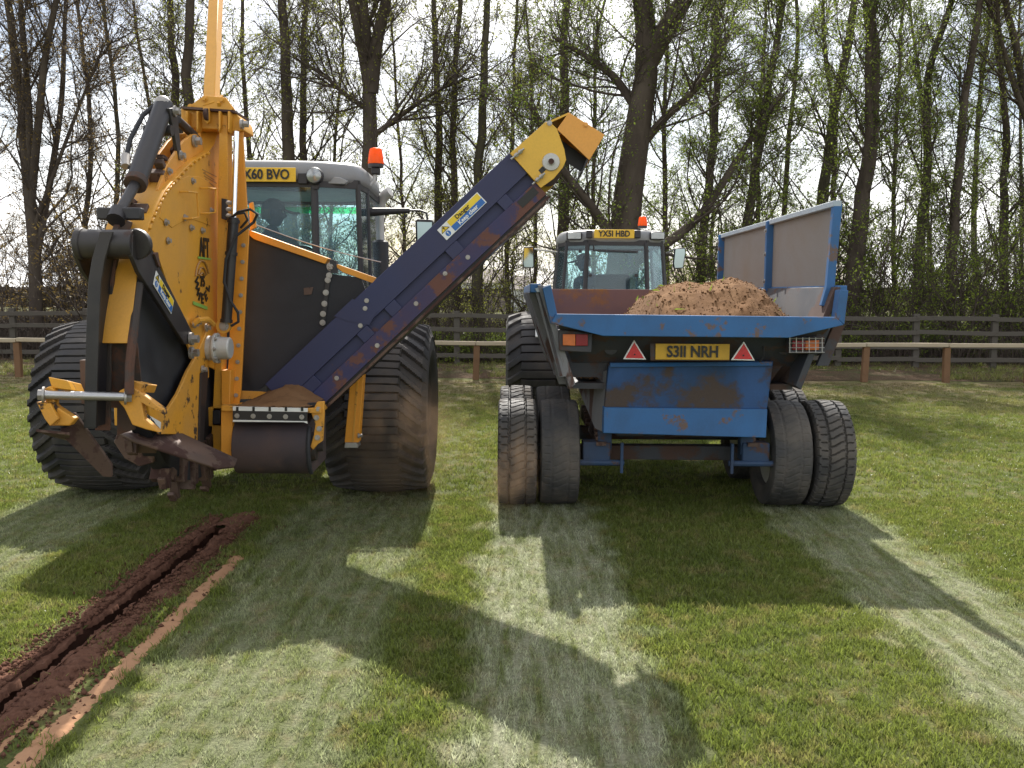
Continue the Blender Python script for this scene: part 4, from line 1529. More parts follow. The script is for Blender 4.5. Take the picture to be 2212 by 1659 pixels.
MB().tube([rt.lerp(mid, .66) + V((-.095, -.02, 0)), rt.lerp(mid, .8) + V((-.075, -.02, 0))], .022, 10).build('hose_fitting', 'bolt_steel', T)
MB().ball(rt + V((0, 0, .02)), .045).build('ram_top_eye', 'bolt_steel', T)
for x in (XM + .06, XM - .08):
    MB().prism(side_poly([(366, 234), (382, 232), (393, 338), (388, 347)], x), (-.02, 0, 0)).build('link_arm', 'black_paint', T, bevel=.003)
    bolt(T, onX(376, 240, x), XP, .02, .03)
    bolt(T, onX(389, 336, x), XP, .018, .03)
MB().tube([onX(382, 258, XM + .03), onX(423, 296, XM + .03)], .026, 12).build('tie_bar', 'black_paint', T)
MB().tube([onX(372, 282, XM + .06), onX(372, 282, XM + .06) + V((-.15, 0, 0))], .03, 12).build('link_pin', 'black_paint', T)

# column, head frame and mast
YC = 5.78
col = MB().prism(screen_poly([(474, 246), (491, 250), (492, 440), (487, 500), (480, 700), (478, 980), (455, 975), (468, 700), (470, 480)], YC - .01), (0, .10, 0)).build('column', 'yellow_paint', T, bevel=.004)
MB().prism(screen_poly([(391, 234), (508, 242), (524, 262), (527, 282), (500, 284), (474, 280), (405, 276), (391, 262)], YC + .02), (0, .22, 0)).build('head_frame', 'yellow_paint', T, bevel=.005)
hp = MB().prism(screen_poly([(404, 233), (440, 206), (487, 210), (510, 241)], YC + .0), (0, .02, 0)).build('head_plate', 'yellow_paint', T, bevel=.003)
for px, py in ((442, 214), (480, 216), (412, 231), (500, 236)):
    bolt(hp, onY(px, py, YC), -YP, .012, .02, 'yellow_paint')
MB().prism(screen_poly([(391, 229), (508, 238), (508, 243), (391, 234)], YC - .03), (0, .28, 0)).build('head_ledge', 'rust_steel', T)
for a, b in ((400, 405), (424, 428), (472, 476), (492, 496)):
    MB().prism(screen_poly([(a, 240), (b, 240), (b, 276), (a, 285)], YC - .05), (0, .08, 0)).build('head_rib', 'yellow_paint', T, bevel=.002)
MB().lathe([(-.01, .035), (.01, .035)], onY(446, 247, YC - .05), XP, 20).build('lifting_eye', 'rust_steel', T)
MB().prism(screen_poly([(438, 232), (452, 232), (452, 262), (447, 268), (440, 260)], YC - .04), (0, .03, 0)).build('lifting_lug', 'yellow_paint', T, bevel=.004)
m0, m1 = onY(456, 234, 5.80), onY(468, -40, 7.0)
dd = (m1 - m0)
ms = MB().bar(m0, m0 + dd * 1.25, .075, .075, (0, 1, 0)).build('mast', 'yellow_paint', T, bevel=.005)
MB().bar(onY(476, 232, 5.80) + V((0, -.02, 0)), onY(482, 214, 5.88) + V((0, -.02, 0)), .02, .05).build('mast_gusset', 'yellow_paint', T)
fl = MB().prism(screen_poly([(500, 500), (511, 284), (526, 272), (525, 300), (537, 510), (520, 850), (494, 985), (478, 982), (495, 760)], YC + .05), (0, .02, 0)).build('bolt_flange', 'orange_paint', T, bevel=.003)
for k in range(10):
    py = 530 + k * 36
    bolt(fl, onY(526 - (py - 530) * .05, py, YC + .05), -YP, .009, .014)
MB().prism(screen_poly([(478, 800), (498, 800), (494, 985), (478, 985)], YC - .04), (0, .10, 0)).build('column_foot', 'orange_paint', T, bevel=.004)
MB().prism(screen_poly([(455, 700), (478, 705), (475, 985), (447, 958), (452, 830)], YC + .12), (0, .02, 0)).build('column_web', 'black_paint', T)
ca, cb_ = onY(511, 284, YC - .04), onY(505, 470, YC - .06)
MB().tube([ca, cb_], .016, 16).build('ram_rod', 'chrome', T)
rbt = onY(489, 694, YC - .07)
MB().tube([cb_, rbt], .032, 18).build('ram_barrel', 'black_paint', T, bevel=.004)
for f in (.02, .33, .98):
    q = cb_.lerp(rbt, f)
    MB().tube([q, q + (rbt - cb_).normalized() * .02], .038, 18).build('barrel_band', 'black_paint', T)
bolt(T, onY(519, 268, YC), XP, .02, .05)
MB().lathe([(-.02, .045), (.02, .045)], onY(484, 704, YC - .05), YP, 20).build('ram_foot', 'yellow_paint', T)
bolt(T, onY(484, 704, YC - .07), -YP, .02, .02)
MB().prism(screen_poly([(478, 428), (489, 430), (489, 476), (478, 472)], YC - .06), (0, .04, 0)).build('valve_block', 'black_paint', T, bevel=.003)
for py in (438, 452, 466):
    MB().tube([onY(489, py, YC - .05), onY(502, py, YC - .05)], .012, 8).build('valve_union', 'bolt_steel', T)
MB().tube([onY(500, 470, YC - .06), onY(515, 458, YC - .12), onY(540, 452, YC - .16), onY(556, 462, YC - .14), onY(548, 480, YC - .1), onY(510, 510, YC - .12), onY(488, 560, YC - .13), onY(484, 610, YC - .13), onY(498, 650, YC - .12), onY(514, 675, YC - .1), onY(515, 695, YC - .08), onY(500, 704, YC - .07)], .0085, 8).build('hose', 'rubber_sheet', T)
MB().tube([onY(506, 462, YC - .04), onY(528, 460, YC - .02), onY(535, 475, YC), onY(520, 492, YC + .02)], .008, 8).build('hose', 'rubber_sheet', T)
MB().prism(screen_poly([(538, 440), (545, 436), (552, 490), (540, 498)], YC + .1), (0, .03, 0)).build('rope_cleat', 'orange_paint', T)

# rubber shield with its orange top strip
YS = 6.02
sh = MB().prism(screen_poly([(536, 505), (704, 571), (716, 592), (780, 600), (790, 628), (620, 800), (560, 842), (514, 846)], YS), (0, .015, 0)).build('rubber_shield', 'rubber_sheet', T)
MB().prism(screen_poly([(538, 497), (709, 558), (702, 570), (549, 517), (538, 508)], YS - .02), (0, .10, -.0)).build('shield_strip', 'orange_paint', sh, bevel=.003)
MB().prism(screen_poly([(722, 573), (730, 571), (812, 600), (806, 612), (790, 606), (740, 588)], YS - .01), (0, .03, 0)).build('hinge_bar', 'orange_paint', sh, bevel=.002)
MB().prism(screen_poly([(712, 560), (726, 563), (728, 590), (714, 590)], YS - .02), (0, .06, 0)).build('hinge_block', 'black_paint', sh)
MB().prism(screen_poly([(706, 582), (714, 590), (702, 700), (694, 700)], YS - .012), (0, .01, 0)).build('clamp_strip', 'black_paint', sh)
for px, py in ((715, 576), (711, 595), (708, 605), (704, 632), (701, 656), (698, 678), (697, 697)):
    bolt(sh, onY(px, py, YS - .012), -YP, .013 if py > 580 else .019, .012)
MB().prism(screen_poly([(656, 622), (677, 620), (673, 636), (657, 637)], YS - .006), (0, .004, 0)).build('patch', 'rust_steel', sh)
wire = [onY(552, 485, YS - .02).lerp(onY(823, 566, YS + .1), k / 8) + V((0, 0, -.02 * math.sin(math.pi * k / 8))) for k in range(9)]
MB().tube(wire, .0035, 6).build('wire', 'steel', T)

# conveyor: local frame u along, v down across the face
YV, CD = 5.88, .56
A0 = V((575, 830, 0))
e1, e2 = (.7267, -.687), (.687, .7267)


def cv(u, v, dy=0.0):
    return onY(575 + e1[0] * u + e2[0] * v, 830 + e1[1] * u + e2[1] * v, YV) + V((0, dy, 0))


def strip(name, u0, u1, v0, v1, dy, t, mat, parent, bevel=.003):
    return MB().prism([cv(u0, v0, dy), cv(u1, v0, dy), cv(u1, v1, dy), cv(u0, v1, dy)], (0, t, 0)).build(name, mat, parent, bevel=bevel)


cvr = MB().prism([cv(0, 0, .03), cv(722, 0, .03), cv(722, 112, .03), cv(50, 112, .03)], (0, .02, 0)).build('conveyor_panel', 'navy_paint', T)
MB().prism([cv(0, 0, CD), cv(722, 0, CD), cv(722, 112, CD), cv(50, 112, CD)], (0, .02, 0)).build('conveyor_panel', 'navy_paint', T)
strip('top_band', -2, 724, -2, 56, 0, .03, 'navy_paint', cvr)
strip('bottom_band', 55, 722, 82, 117, -.004, .034, 'navy_rust', cvr)
for a, b in ((50, 88), (215, 246), (297, 327), (478, 512), (632, 659)):
    strip('rib', a, b, 56, 82, .002, .03, 'navy_paint', cvr)
strip('slot', 664, 712, 86, 104, -.006, .004, 'black_print', cvr, 0)
MB().prism([cv(60, 117, .02), cv(720, 117, .02), cv(722, 124, .02), cv(66, 124, .02)], (0, CD - .02, 0)).build('return_belt', 'black_paint', cvr)
strip('bottom_lip', 62, 722, 122, 128, .0, .03, 'rust_steel', cvr, .002)
MB().prism([cv(2, 0, .02), cv(720, 0, .02), cv(720, 4, .02), cv(2, 4, .02)], (0, CD, 0)).build('conveyor_top', 'navy_paint', cvr)
for u, v in ((235, 48), (268, 28), (282, 18), (232, 104), (355, 96), (505, 100), (120, 95), (445, 92)):
    bolt(cvr, cv(u, v, -.004), -YP, .010, .010)
MB().prism([cv(208, -6, -.004), cv(262, -6, -.004), cv(284, 50, -.004), cv(250, 60, -.004), cv(222, 22, -.004)], (0, .006, 0)).build('lug_plate', 'navy_paint', cvr)
o_, x_, y_ = cv(497, 42, -.003), (cv(600, 42) - cv(497, 42)), (cv(497, 12) - cv(497, 42))
danger_sign(cvr, o_, x_, y_, .345, .087)
# head: yellow side plates, roller, bearing, tensioners
hpoly = [(1102, 331), (1179, 263), (1189, 264), (1203, 278), (1219, 322), (1223, 345), (1216, 362), (1196, 386), (1168, 406), (1146, 381)]
hd = MB().prism(screen_poly(hpoly, YV - .016), (0, .014, 0)).build('head_plate', 'chute_yellow', T, bevel=.002)
MB().prism([p + V((0, CD + .03, 0)) for p in screen_poly(hpoly, YV - .016)], (0, .014, 0)).build('head_plate', 'chute_yellow', T, bevel=.002)
MB().prism([onY(1104, 334, YV), onY(1180, 266, YV), onY(1184, 270, YV), onY(1108, 338, YV)], (0, CD, 0)).build('head_cover', 'chute_yellow', hd)
hc = onY(1190, 351, YV)
MB().tube([hc + V((0, .01, 0)), hc + V((0, CD, 0))], .085, 20).build('head_roller', 'rubber_belt', T)
MB().lathe([(-.03, .0), (-.03, .022), (-.024, .024), (-.022, .052), (-.004, .056)], hc + V((0, -.012, 0)), YP, 24).build('bearing', 'cast_grey', hd)
MB().disc(hc + V((0, -.044, 0)), YP, .018, .014, 14).build('bearing_cap', 'rust_steel', hd)
MB().prism(screen_poly([(1163, 368), (1172, 359), (1180, 366), (1170, 376)], YV - .018), (0, .004, 0)).build('inspection_slot', 'black_print', hd)
for (ax, ay), (bx, by) in (((1104, 344), (1132, 321)), ((1150, 398), (1177, 374))):
    a, b = onY(ax, ay, YV - .03), onY(bx, by, YV - .03)
    MB().tube([a, b], .0065, 8).build('tension_bolt', 'steel', hd)
    for f in (.3, .6):
        q = a.lerp(b, f)
        MB().tube([q, q + (b - a).normalized() * .022], .014, 6).build('nut', 'bolt_steel', hd)
# discharge hood
HY = YV + .0
hood_f = [(1203, 279), (1229, 243), (1306, 291), (1273, 346)]
MB().prism(screen_poly(hood_f, HY - .01), (0, .010, 0)).build('hood_side', 'chute_orange', T, bevel=.002)
MB().prism([p + V((0, CD, 0)) for p in screen_poly(hood_f, HY)], (0, .010, 0)).build('hood_side', 'chute_orange', T, bevel=.002)
MB().prism([onY(1229, 243, HY), onY(1306, 291, HY), onY(1304, 294, HY), onY(1227, 246, HY)], (0, CD, 0)).build('hood_top', 'chute_orange', T)
MB().prism([onY(1306, 291, HY), onY(1273, 346, HY), onY(1270, 344, HY), onY(1303, 289, HY)], (0, CD, 0)).build('hood_front', 'chute_orange', T)
MB().prism([onY(1180, 264, HY), onY(1228, 243, HY), onY(1229, 247, HY), onY(1182, 268, HY)], (0, CD, 0)).build('hood_hinge_plate', 'chute_yellow', T)
MB().prism(screen_poly([(1207, 298), (1271, 344), (1259, 373), (1226, 352)], HY + .16), (0, .012, 0)).build('hood_shade_sheet', 'black_paint', T)  # black sheets added as the shade in the hood's open underside
MB().prism([onY(1271, 344, HY), onY(1259, 373, HY), onY(1256, 371, HY), onY(1268, 342, HY)], (0, CD, 0)).build('hood_shade_sheet', 'black_paint', T)
bolt(T, onY(1265, 270, HY - .01), -YP, .011, .012, 'chute_orange')
bolt(T, onY(1187, 266, HY - .02), -YP, .011, .012)

# feed tray with spilt soil, scraper and belt end
YT = 5.48
tray = MB().prism([onY(478, 877, YT), onY(694, 882, YT), onY(694, 872, YT + .5) + V((.04, 0, 0)), onY(486, 868, YT + .5)], (0, 0, -.03)).build('feed_tray', 'yellow_worn', T, bevel=.003)
MB().prism(screen_poly([(486, 843), (560, 846), (668, 858), (668, 868), (560, 862), (486, 862)], YT + .42), (0, .02, 0)).build('tray_back', 'yellow_worn', T)
MB().prism(screen_poly([(478, 878), (503, 880), (501, 985), (478, 985)], YT + .03), (0, .03, 0)).build('tray_leg', 'orange_paint', T)
sc_ = MB().prism(screen_poly([(503, 878), (664, 882), (664, 890), (503, 887)], YT - .02), (0, .012, 0)).build('scraper_strip', 'white_print', T)
MB().prism(screen_poly([(503, 887), (664, 891), (663, 910), (503, 907)], YT - .016), (0, .012, 0)).build('scraper_rubber', 'black_paint', sc_)
MB().prism(screen_poly([(503, 907), (663, 910), (664, 915), (656, 912), (503, 911)], YT - .02), (0, .01, 0)).build('scraper_lip', 'white_print', sc_)
for px in (512, 547, 582, 617, 652):
    bolt(sc_, onY(px, 898 + (px - 512) * .02, YT - .018), -YP, .010, .010)
    MB().prism(screen_poly([(px - 2, 879), (px + 3, 879), (px + 3, 888), (px - 2, 888)], YT - .024), (0, .004, 0)).build('slot', 'black_print', sc_)
xb0, xb1 = onY(500, 960, YT).x, onY(664, 960, YT).x
rz0, rz1 = onY(580, 912, YT).z, onY(580, 1031, YT).z
rc, rr_ = (rz0 + rz1) / 2, (rz0 - rz1) / 2
prof = []
for k in range(15):
    a = R(90 + 180 * k / 14)
    prof.append((YT + .13 + rr_ * .85 * math.cos(a), rc + rr_ * math.sin(a)))
prof += [(YT + .55, rc - rr_ * .9), (YT + .55, rc + rr_ * .95)]
ring0 = [V((xb0, y, z)) for y, z in prof]
belt = MB().loft([[V((x, y, z)) for y, z in prof] for x in (xb0, xb0 + .005, xb1 - .005, xb1)]).build('feed_belt', 'rubber_belt', T, bevel=.004)
MB().lathe([(xb1 - .0, rr_ * .55), (xb1 + .03, rr_ * .5), (xb1 + .03, .03), (xb1 + .07, .03)], (0, YT + .13, rc), XP, 20).build('tail_roller', 'black_dirty', T)
# long thin belt edge at the right end
ed = [V((xb1 + .006, y, z)) for y, z in prof[3:13]]
MB().tube(ed, .014, 8).build('belt_edge', 'rubber_sheet', T)
tb_ = MB().prism(screen_poly([(672, 893), (685, 868), (700, 867), (700, 895), (697, 952), (684, 962), (676, 972), (670, 965), (678, 938), (681, 915), (676, 905)], YT + .02), (0, .03, 0)).build('tail_bracket', 'yellow_worn', T, bevel=.004)
for px, py in ((688, 884), (690, 926), (686, 945), (684, 902)):
    bolt(tb_, onY(px, py, YT + .02), -YP, .011, .025)
MB().bar(onY(666, 876, YT + .1), onY(690, 876, YT + .1), .06, .03).build('tail_crossbar', 'black_paint', T)
# support leg
lg = MB().prism(screen_poly([(756, 826), (786, 800), (775, 956), (744, 956)], 6.25), (0, .10, 0)).build('support_leg', 'orange_paint', T, bevel=.004)
MB().prism(screen_poly([(771, 812), (775, 809), (764, 956), (760, 956)], 6.245), (0, .01, 0)).build('leg_seam', 'yellow_worn', lg)
MB().prism(screen_poly([(746, 956), (771, 956), (773, 967), (744, 967)], 6.24), (0, .12, 0)).build('leg_foot', 'steel', lg)
bolt(lg, onY(773, 941, 6.25), XP, .012, .03)
# frame members reaching forward to the tractor linkage
for x, z0 in ((-1.85, .82), (-2.42, .82)):
    MB().bar((x, 5.75, z0), (x, 7.05, .66), .05, .09).build('lower_link', 'black_paint', T, bevel=.005)
MB().bar((-2.12, 5.8, 1.35), (-2.12, 7.2, 1.12), .05, .06).build('top_link', 'black_paint', T, bevel=.005)
MB().bar((-2.5, 5.82, .82), (-1.5, 5.82, .82), .10, .12).build('cross_frame', 'yellow_paint', T, bevel=.005)
MB().bar((-2.12, 5.86, .85), (-2.12, 5.86, 1.9), .10, .10).build('frame_post', 'yellow_paint', T, bevel=.005)

# soil spilt on the tray
g_n = 34
U, W_ = np.meshgrid(np.linspace(0, 1, g_n), np.linspace(0, 1, 16))
pa, pb, pc = onY(506, 878, YT), onY(672, 882, YT), onY(500, 868, YT + .45)
X = pa.x + (pb.x - pa.x) * U
Yg = YT + .005 + W_ * .42
Zg = pa.z - .006 + .10 * np.sin(np.pi * np.clip(U * .95 + .02, 0, 1)) ** 1.4 * W_ ** .8 * (.6 + .6 * fbm(U * 6, W_ * 4, 3)) + .012 * fbm(U * 30, W_ * 20, 5)
i, j = np.meshgrid(np.arange(g_n - 1), np.arange(15))
a = (j * g_n + i).ravel()
so = mesh_np('spilt_soil', np.stack([X, Yg, Zg], -1).reshape(-1, 3), np.stack([a, a + 1, a + g_n + 1, a + g_n], 1), 'soil_dry', smooth=True)
so['label'] = 'dry brown soil spilt on the feed tray under the conveyor'
so['category'] = 'soil'


# ================================================================== tractors
def cab(t, xc, y0, plan, z0, z1, zr, bot, mat_roof='cab_silver', visor=False):
    """plan: list of (x, y) round the cab at roof height; z0 floor, z1 underside of roof, zr roof top"""
    cy = sum(p[1] for p in plan) / len(plan)

    def pt(i, f):
        x, y = plan[i % len(plan)]
        k = 1 + (bot - 1) * (1 - f)
        return V((xc + x * k, y0 + cy + (y - cy) * (1 + (bot - 1) * .5 * (1 - f)), z0 + (z1 - z0) * f))
    n = len(plan)
    rings = []
    rp = list(plan)
    for _ in range(3):          # rounded roof outline
        rp = [q for a, b in zip(rp, rp[1:] + rp[:1]) for q in ((a[0] * .8 + b[0] * .2, a[1] * .8 + b[1] * .2), (a[0] * .2 + b[0] * .8, a[1] * .2 + b[1] * .8))]
    for s, z in ((.96, z1 - .01), (1.035, z1 + .015), (1.05, z1 + .05), (1.045, zr - .07), (1.025, zr - .035), (.985, zr - .012), (.90, zr), (.4, zr + .01)):
        rings.append([V((xc + x * s, y0 + cy + (y - cy) * s, z)) for x, y in rp])
    rf = MB().loft(rings).build('roof', mat_roof, t, ang=60)
    for i in range(n):
        a, b = pt(i, 0), pt(i + 1, 0)
        c, d = pt(i + 1, 1), pt(i, 1)
        nrm = (b - a).cross(d - a).normalized()
        MB().prism([a, b, c, d], nrm * .006).build('window_pane', 'cab_glass', t, smooth=False)
        r = .03 if plan[i][1] < .01 else .022
        MB().tube([pt(i, 0), pt(i, .5), pt(i, 1)], r, 10).build('pillar', 'cab_dark', t)
        MB().bar(a, b, .03, .05).build('window_rail', 'cab_dark', t)
        MB().bar(d, c, .03, .07).build('window_rail', 'cab_dark', t)
    fl = [V((xc + x * bot, y0 + cy + (y - cy) * 1.02, z0 - .02)) for x, y in plan]
    MB().prism(fl, (0, 0, -.25)).build('cab_floor', 'cab_dark', t, bevel=.01)
    ys = y0 + cy
    # seat, console and steering wheel
    st = MB().box((xc, ys - .02, z0 + .22), (.5, .48, .14)).build('seat', 'seat_cloth', t, bevel=.04)
    MB().box((xc, ys - .27, z0 + .52), (.46, .10, .5), Matrix.Rotation(R(8), 3, 'X')).build('seat_back', 'seat_cloth', st, bevel=.04)
    MB().box((xc, ys, z0 + .07), (.36, .36, .18)).build('seat_base', 'cab_dark', st)
    MB().box((xc + .42, ys + .1, z0 + .25), (.16, .55, .45)).build('side_console', 'cab_dark', t, bevel=.03)
    yd = y0 + max(p[1] for p in plan)
    MB().prism([(xc - .22, yd - .12, z0), (xc + .22, yd - .12, z0), (xc + .2, yd - .2, z0 + .62), (xc - .2, yd - .2, z0 + .62)], (0, .1, 0)).build('dashboard', 'cab_dark', t, bevel=.02)
    sc = V((xc, yd - .36, z0 + .66))
    ax = V((0, -.5, .85)).normalized()
    x, y = frame(ax)
    ringp = [sc + (x * math.cos(a) + y * math.sin(a)) * .19 for a in [2 * math.pi * k / 28 for k in range(29)]]
    sw = MB().tube(ringp, .014, 8).build('steering_wheel', 'cab_dark', t)
    MB().tube([sc - ax * .01, sc - ax * .25], .025, 8).build('steering_column', 'cab_dark', sw)
    for a in (0, 2.1, 4.2):
        MB().bar(sc, sc + (x * math.cos(a) + y * math.sin(a)) * .19, .02, .012).build('spoke', 'cab_dark', sw)
    return rf, pt


def beacon(t, c, r, h, stalk=None):
    c = V(c)
    b = MB().lathe([(0, r * .95), (.02, r * 1.0), (.035, r * .9)], c, ZP, 24).build('beacon', 'cab_dark', t)
    MB().lathe([(.03, r), (.045, r * 1.02), (h * .8, r * .84), (h * .95, r * .72), (h, r * .4)], c, ZP, 24).build('beacon_lens', 'amber_lens', b)
    if stalk:
        MB().tube(stalk, .016, 10).build('beacon_stalk', 'cast_grey', b)
    return b


def plate(t, c, txt, mat='plate_yellow', w=.52, h=.111, dirty=False):
    p = plate_rect(t, c, w, h, XP, ZP, .006, mat)
    c = V(c)
    text(p, txt, .108, c + V((0, -.009, -.002)), XP, ZP, 'black_print', bold=.0028, width=.86)
    return p


def fender(t, xc, w, yc, zc, r, a0, a1, mat):
    ringo = []
    for k in range(18):
        a = R(a0 + (a1 - a0) * k / 17)
        d = V((0, math.cos(a), math.sin(a)))
        c = V((xc, yc, zc))
        ringo.append([c + V((-w / 2, 0, 0)) + d * r, c + V((w / 2, 0, 0)) + d * r, c + V((w / 2, 0, 0)) + d * (r + .02), c + V((-w / 2, 0, 0)) + d * (r + .02)])
    return MB().loft(ringo).build('mudguard', mat, t, bevel=.008)


def chassis(t, xc, ya, body, zh=1.55, lf=2.55):
    """rear axle at ya; bonnet, gearbox and front axle ahead"""
    MB().tube([(xc - 1.0, ya, .69), (xc - .35, ya, .69), (xc + .35, ya, .69), (xc + 1.0, ya, .69)], [.11, .17, .17, .11], 18).build('rear_axle', 'cast_grey', t)
    MB().box((xc, ya + .25, .80), (.5, .9, .55)).build('gearbox', 'cab_dark', t, bevel=.05)
    MB().box((xc, ya + 1.5, .78), (.36, 1.9, .42)).build('engine_block', 'cab_dark', t, bevel=.04)
    ring = []
    for y, w, z0, z1 in ((ya + 1.35, .84, .95, zh), (ya + 2.2, .80, .92, zh - .04), (ya + 3.0, .74, .88, zh - .12), (ya + 3.25, .62, .85, zh - .25)):
        h = w / 2
        ring.append([V((xc - h, y, z0)), V((xc + h, y, z0)), V((xc + h, y, z1 - .16)), V((xc + h * .72, y, z1 - .03)), V((xc, y, z1)), V((xc - h * .72, y, z1 - .03)), V((xc - h, y, z1 - .16))])
    MB().loft(ring).build('bonnet', body, t, bevel=.015)
    MB().tube([(xc - .85, ya + lf, .56), (xc + .85, ya + lf, .56)], .09, 14).build('front_axle', 'cast_grey', t)
    MB().bar((xc, ya + 1.2, .5), (xc, ya + lf + .3, .56), .3, .2).build('front_frame', 'cab_dark', t)


# ---- left tractor
X1, Y1 = -2.13, 7.45
T1 = thing('tractor', 'silver-roofed tractor on very wide tyres carrying the yellow trencher', 'tractor', (X1, Y1, 0))
chassis(T1, X1, Y1, 'tractor_body')
for s, lab in ((-1, None), (1, None)):
    wheel(T1, (X1 + s * 1.09, Y1, .69), TY_BIG, .36, .80, s, 'cast_grey', .02 * s)
    wheel(T1, (X1 + s * 1.0, Y1 + 2.55, .56), TY_FRONT, .30, .58, s, 'cast_grey', .1)
    fender(T1, X1 + s * .80, .34, Y1, .69, .76, 20, 150, 'cab_dark')
    MB().bar((X1 + s * .3, Y1 - .05, .52), (X1 + s * .28, Y1 - .5, .64), .05, .08).build('lift_arm', 'black_paint', T1, bevel=.006)
C1 = -2.02
plan1 = [(-.77, .50), (-.755, .14), (-.43, 0), (.43, 0), (.755, .14), (.77, .50), (.74, 1.5), (-.74, 1.5)]
rf1, pt1 = cab(T1, C1, 7.52, plan1, 1.28, 2.475, 2.655, 1.04)
plate(T1, onY(568, 377, 7.46) + V((0, 0, 0)), 'YX60 BVO')
pc = onY(568, 390, 7.50)
lc = onY(680, 380, 7.46)
wl = MB().lathe([(0, .068), (-.03, .068), (-.045, .062), (-.05, .0)], lc + V((0, .02, 0)), YP, 24).build('work_lamp', 'cab_dark', T1)
MB().lathe([(-.052, .058), (-.058, .05), (-.060, 0)], lc + V((0, .02, 0)), YP, 24).build('lamp_lens', 'lamp_glass', wl)
MB().bar(lc + V((0, .03, -.06)), lc + V((0, .03, -.10)), .05, .03).build('lamp_bracket', 'cab_dark', wl)
for pts, nm in (([(643, 374), (664, 374), (664, 397), (643, 397)], 'lamp_recess'), ([(703, 380), (735, 383), (752, 391), (745, 398), (705, 397), (701, 390)], 'vent_panel')):
    y = 7.478 if nm == 'lamp_recess' else 7.55
    MB().prism(screen_poly(pts, y), (0, .12, 0)).build(nm, 'cab_dark' if nm == 'lamp_recess' else 'tractor_body', T1, bevel=.006)
bq = onY(812, 362, 8.05)
beacon(T1, bq, .067, .165, [onY(782, 399, 8.0), onY(800, 399, 8.03), onY(808, 390, 8.05), onY(811, 374, 8.05), bq])
MB().box(bq + V((0, 0, -.03)), (.07, .07, .06)).build('beacon_base', 'cab_dark', T1, bevel=.01)
# tinted visor strip inside the windscreen
MB().prism([(C1 - .70, 7.52 + 1.46, 2.355), (C1 + .70, 7.52 + 1.46, 2.355), (C1 + .70, 7.52 + 1.46, 2.415), (C1 - .70, 7.52 + 1.46, 2.415)], (0, .008, 0)).build('visor_strip', 'visor_tint', T1)
MB().bar(onY(530, 405, 7.6), onY(660, 410, 7.6), .03, .03).build('blind_roll', 'cab_dark', T1)
ex = onY(822, 555, 8.9)
e1_ = MB().lathe([(-.45, .06), (-.44, .078), (.14, .078), (.16, .05)], ex, ZP, 20).build('exhaust', 'cab_dark', T1)
MB().tube([ex + V((0, 0, .14)), ex + V((0, 0, .42)), ex + V((.01, 0, .50)), ex + V((.05, -.02, .58)), ex + V((.10, -.04, .61))], [.038, .038, .04, .05, .048], 14).build('exhaust_pipe', 'cast_grey', e1_)
MB().bar(ex + V((0, 0, -.40)), ex + V((-.38, .05, -.42)), .08, .08).build('exhaust_bracket', 'cab_dark', e1_)
ma = MB().tube([onY(781, 457, 8.1), onY(805, 458, 8.1), onY(885, 455, 8.15)], [.038, .036, .022], 12).build('mirror_arm', 'cab_dark', T1)
MB().tube([onY(885, 455, 8.15), onY(908, 455, 8.15), onY(921, 460, 8.15), onY(924, 476, 8.15)], .01, 8).build('mirror_rod', 'cab_dark', ma)
MB().prism(screen_poly([(897, 476), (902, 473), (932, 474), (938, 480), (936, 522), (898, 522)], 8.12), (0, .06, 0)).build('mirror', 'cab_dark', ma, bevel=.01)
MB().prism(screen_poly([(901, 479), (933, 480), (932, 518), (902, 518)], 8.115), (0, .006, 0)).build('mirror_glass', 'mirror', ma)
MB().bar(onY(876, 463, 8.14), onY(876, 469, 8.14), .03, .03).build('marker_lamp', 'cab_dark', ma)
# left side mirror as well
MB().tube([V((C1 - .77, 8.1, 2.24)), V((C1 - 1.25, 8.15, 2.25))], .025, 10).build('mirror_arm', 'cab_dark', T1)
MB().box((C1 - 1.36, 8.15, 2.10), (.18, .07, .28)).build('mirror', 'cab_dark', T1, bevel=.02)

# ---- right tractor
X2, Y2 = 1.31, 11.9
T2 = thing('tractor', 'grey-cabbed tractor on ribbed wide tyres hitched to the blue trailer', 'tractor', (X2, Y2, 0))
chassis(T2, X2, Y2, 'tractor_body', 1.5)
for s in (-1, 1):
    wheel(T2, (X2 + s * .99, Y2, .69), TY_BIG2, .36, .80, s, 'cast_grey', .03)
    wheel(T2, (X2 + s * .95, Y2 + 2.5, .56), TY_FRONT, .30, .58, s, 'cast_grey', .1)
    fender(T2, X2 + s * .78, .5, Y2, .69, .77, 10, 150, 'far_white')
C2 = 1.335
plan2 = [(-.70, .5), (-.62, .14), (-.36, 0), (.40, 0), (.63, .14), (.70, .5), (.68, 1.45), (-.68, 1.45)]
rf2, pt2 = cab(T2, C2, 12.2, plan2, 1.10, 2.27, 2.44, 1.14)
plate(T2, onY(1327, 505, 12.12), 'YX5I HBD')
for px in (1273, 1377):
    MB().box(onY(px, 506, 12.15), (.08, .06, .10)).build('lamp_bracket', 'cab_dark', T2, bevel=.01)
for px, mt in ((1240, 'lamp_glass'), (1419, 'amber_marker')):
    c = onY(px, 510, 12.24)
    o = MB().box(c, (.20, .14, .10)).build('work_lamp', 'cab_dark', T2, bevel=.015)
    MB().box(c + V((0, -.072, 0)), (.17, .01, .08)).build('lamp_lens', 'lamp_glass', o, bevel=.003)
bq = onY(1388, 493, 12.5)
beacon(T2, bq, .062, .155)
MB().tube([onY(1282, 527, 12.18), onY(1283, 541, 12.17), onY(1292, 542, 12.16), onY(1377, 545, 12.16)], .010, 8).build('rear_wiper', 'cab_dark', T2)
MB().bar(onY(1288, 541, 12.155), onY(1378, 544, 12.155), .012, .022).build('wiper_blade', 'cab_dark', T2)
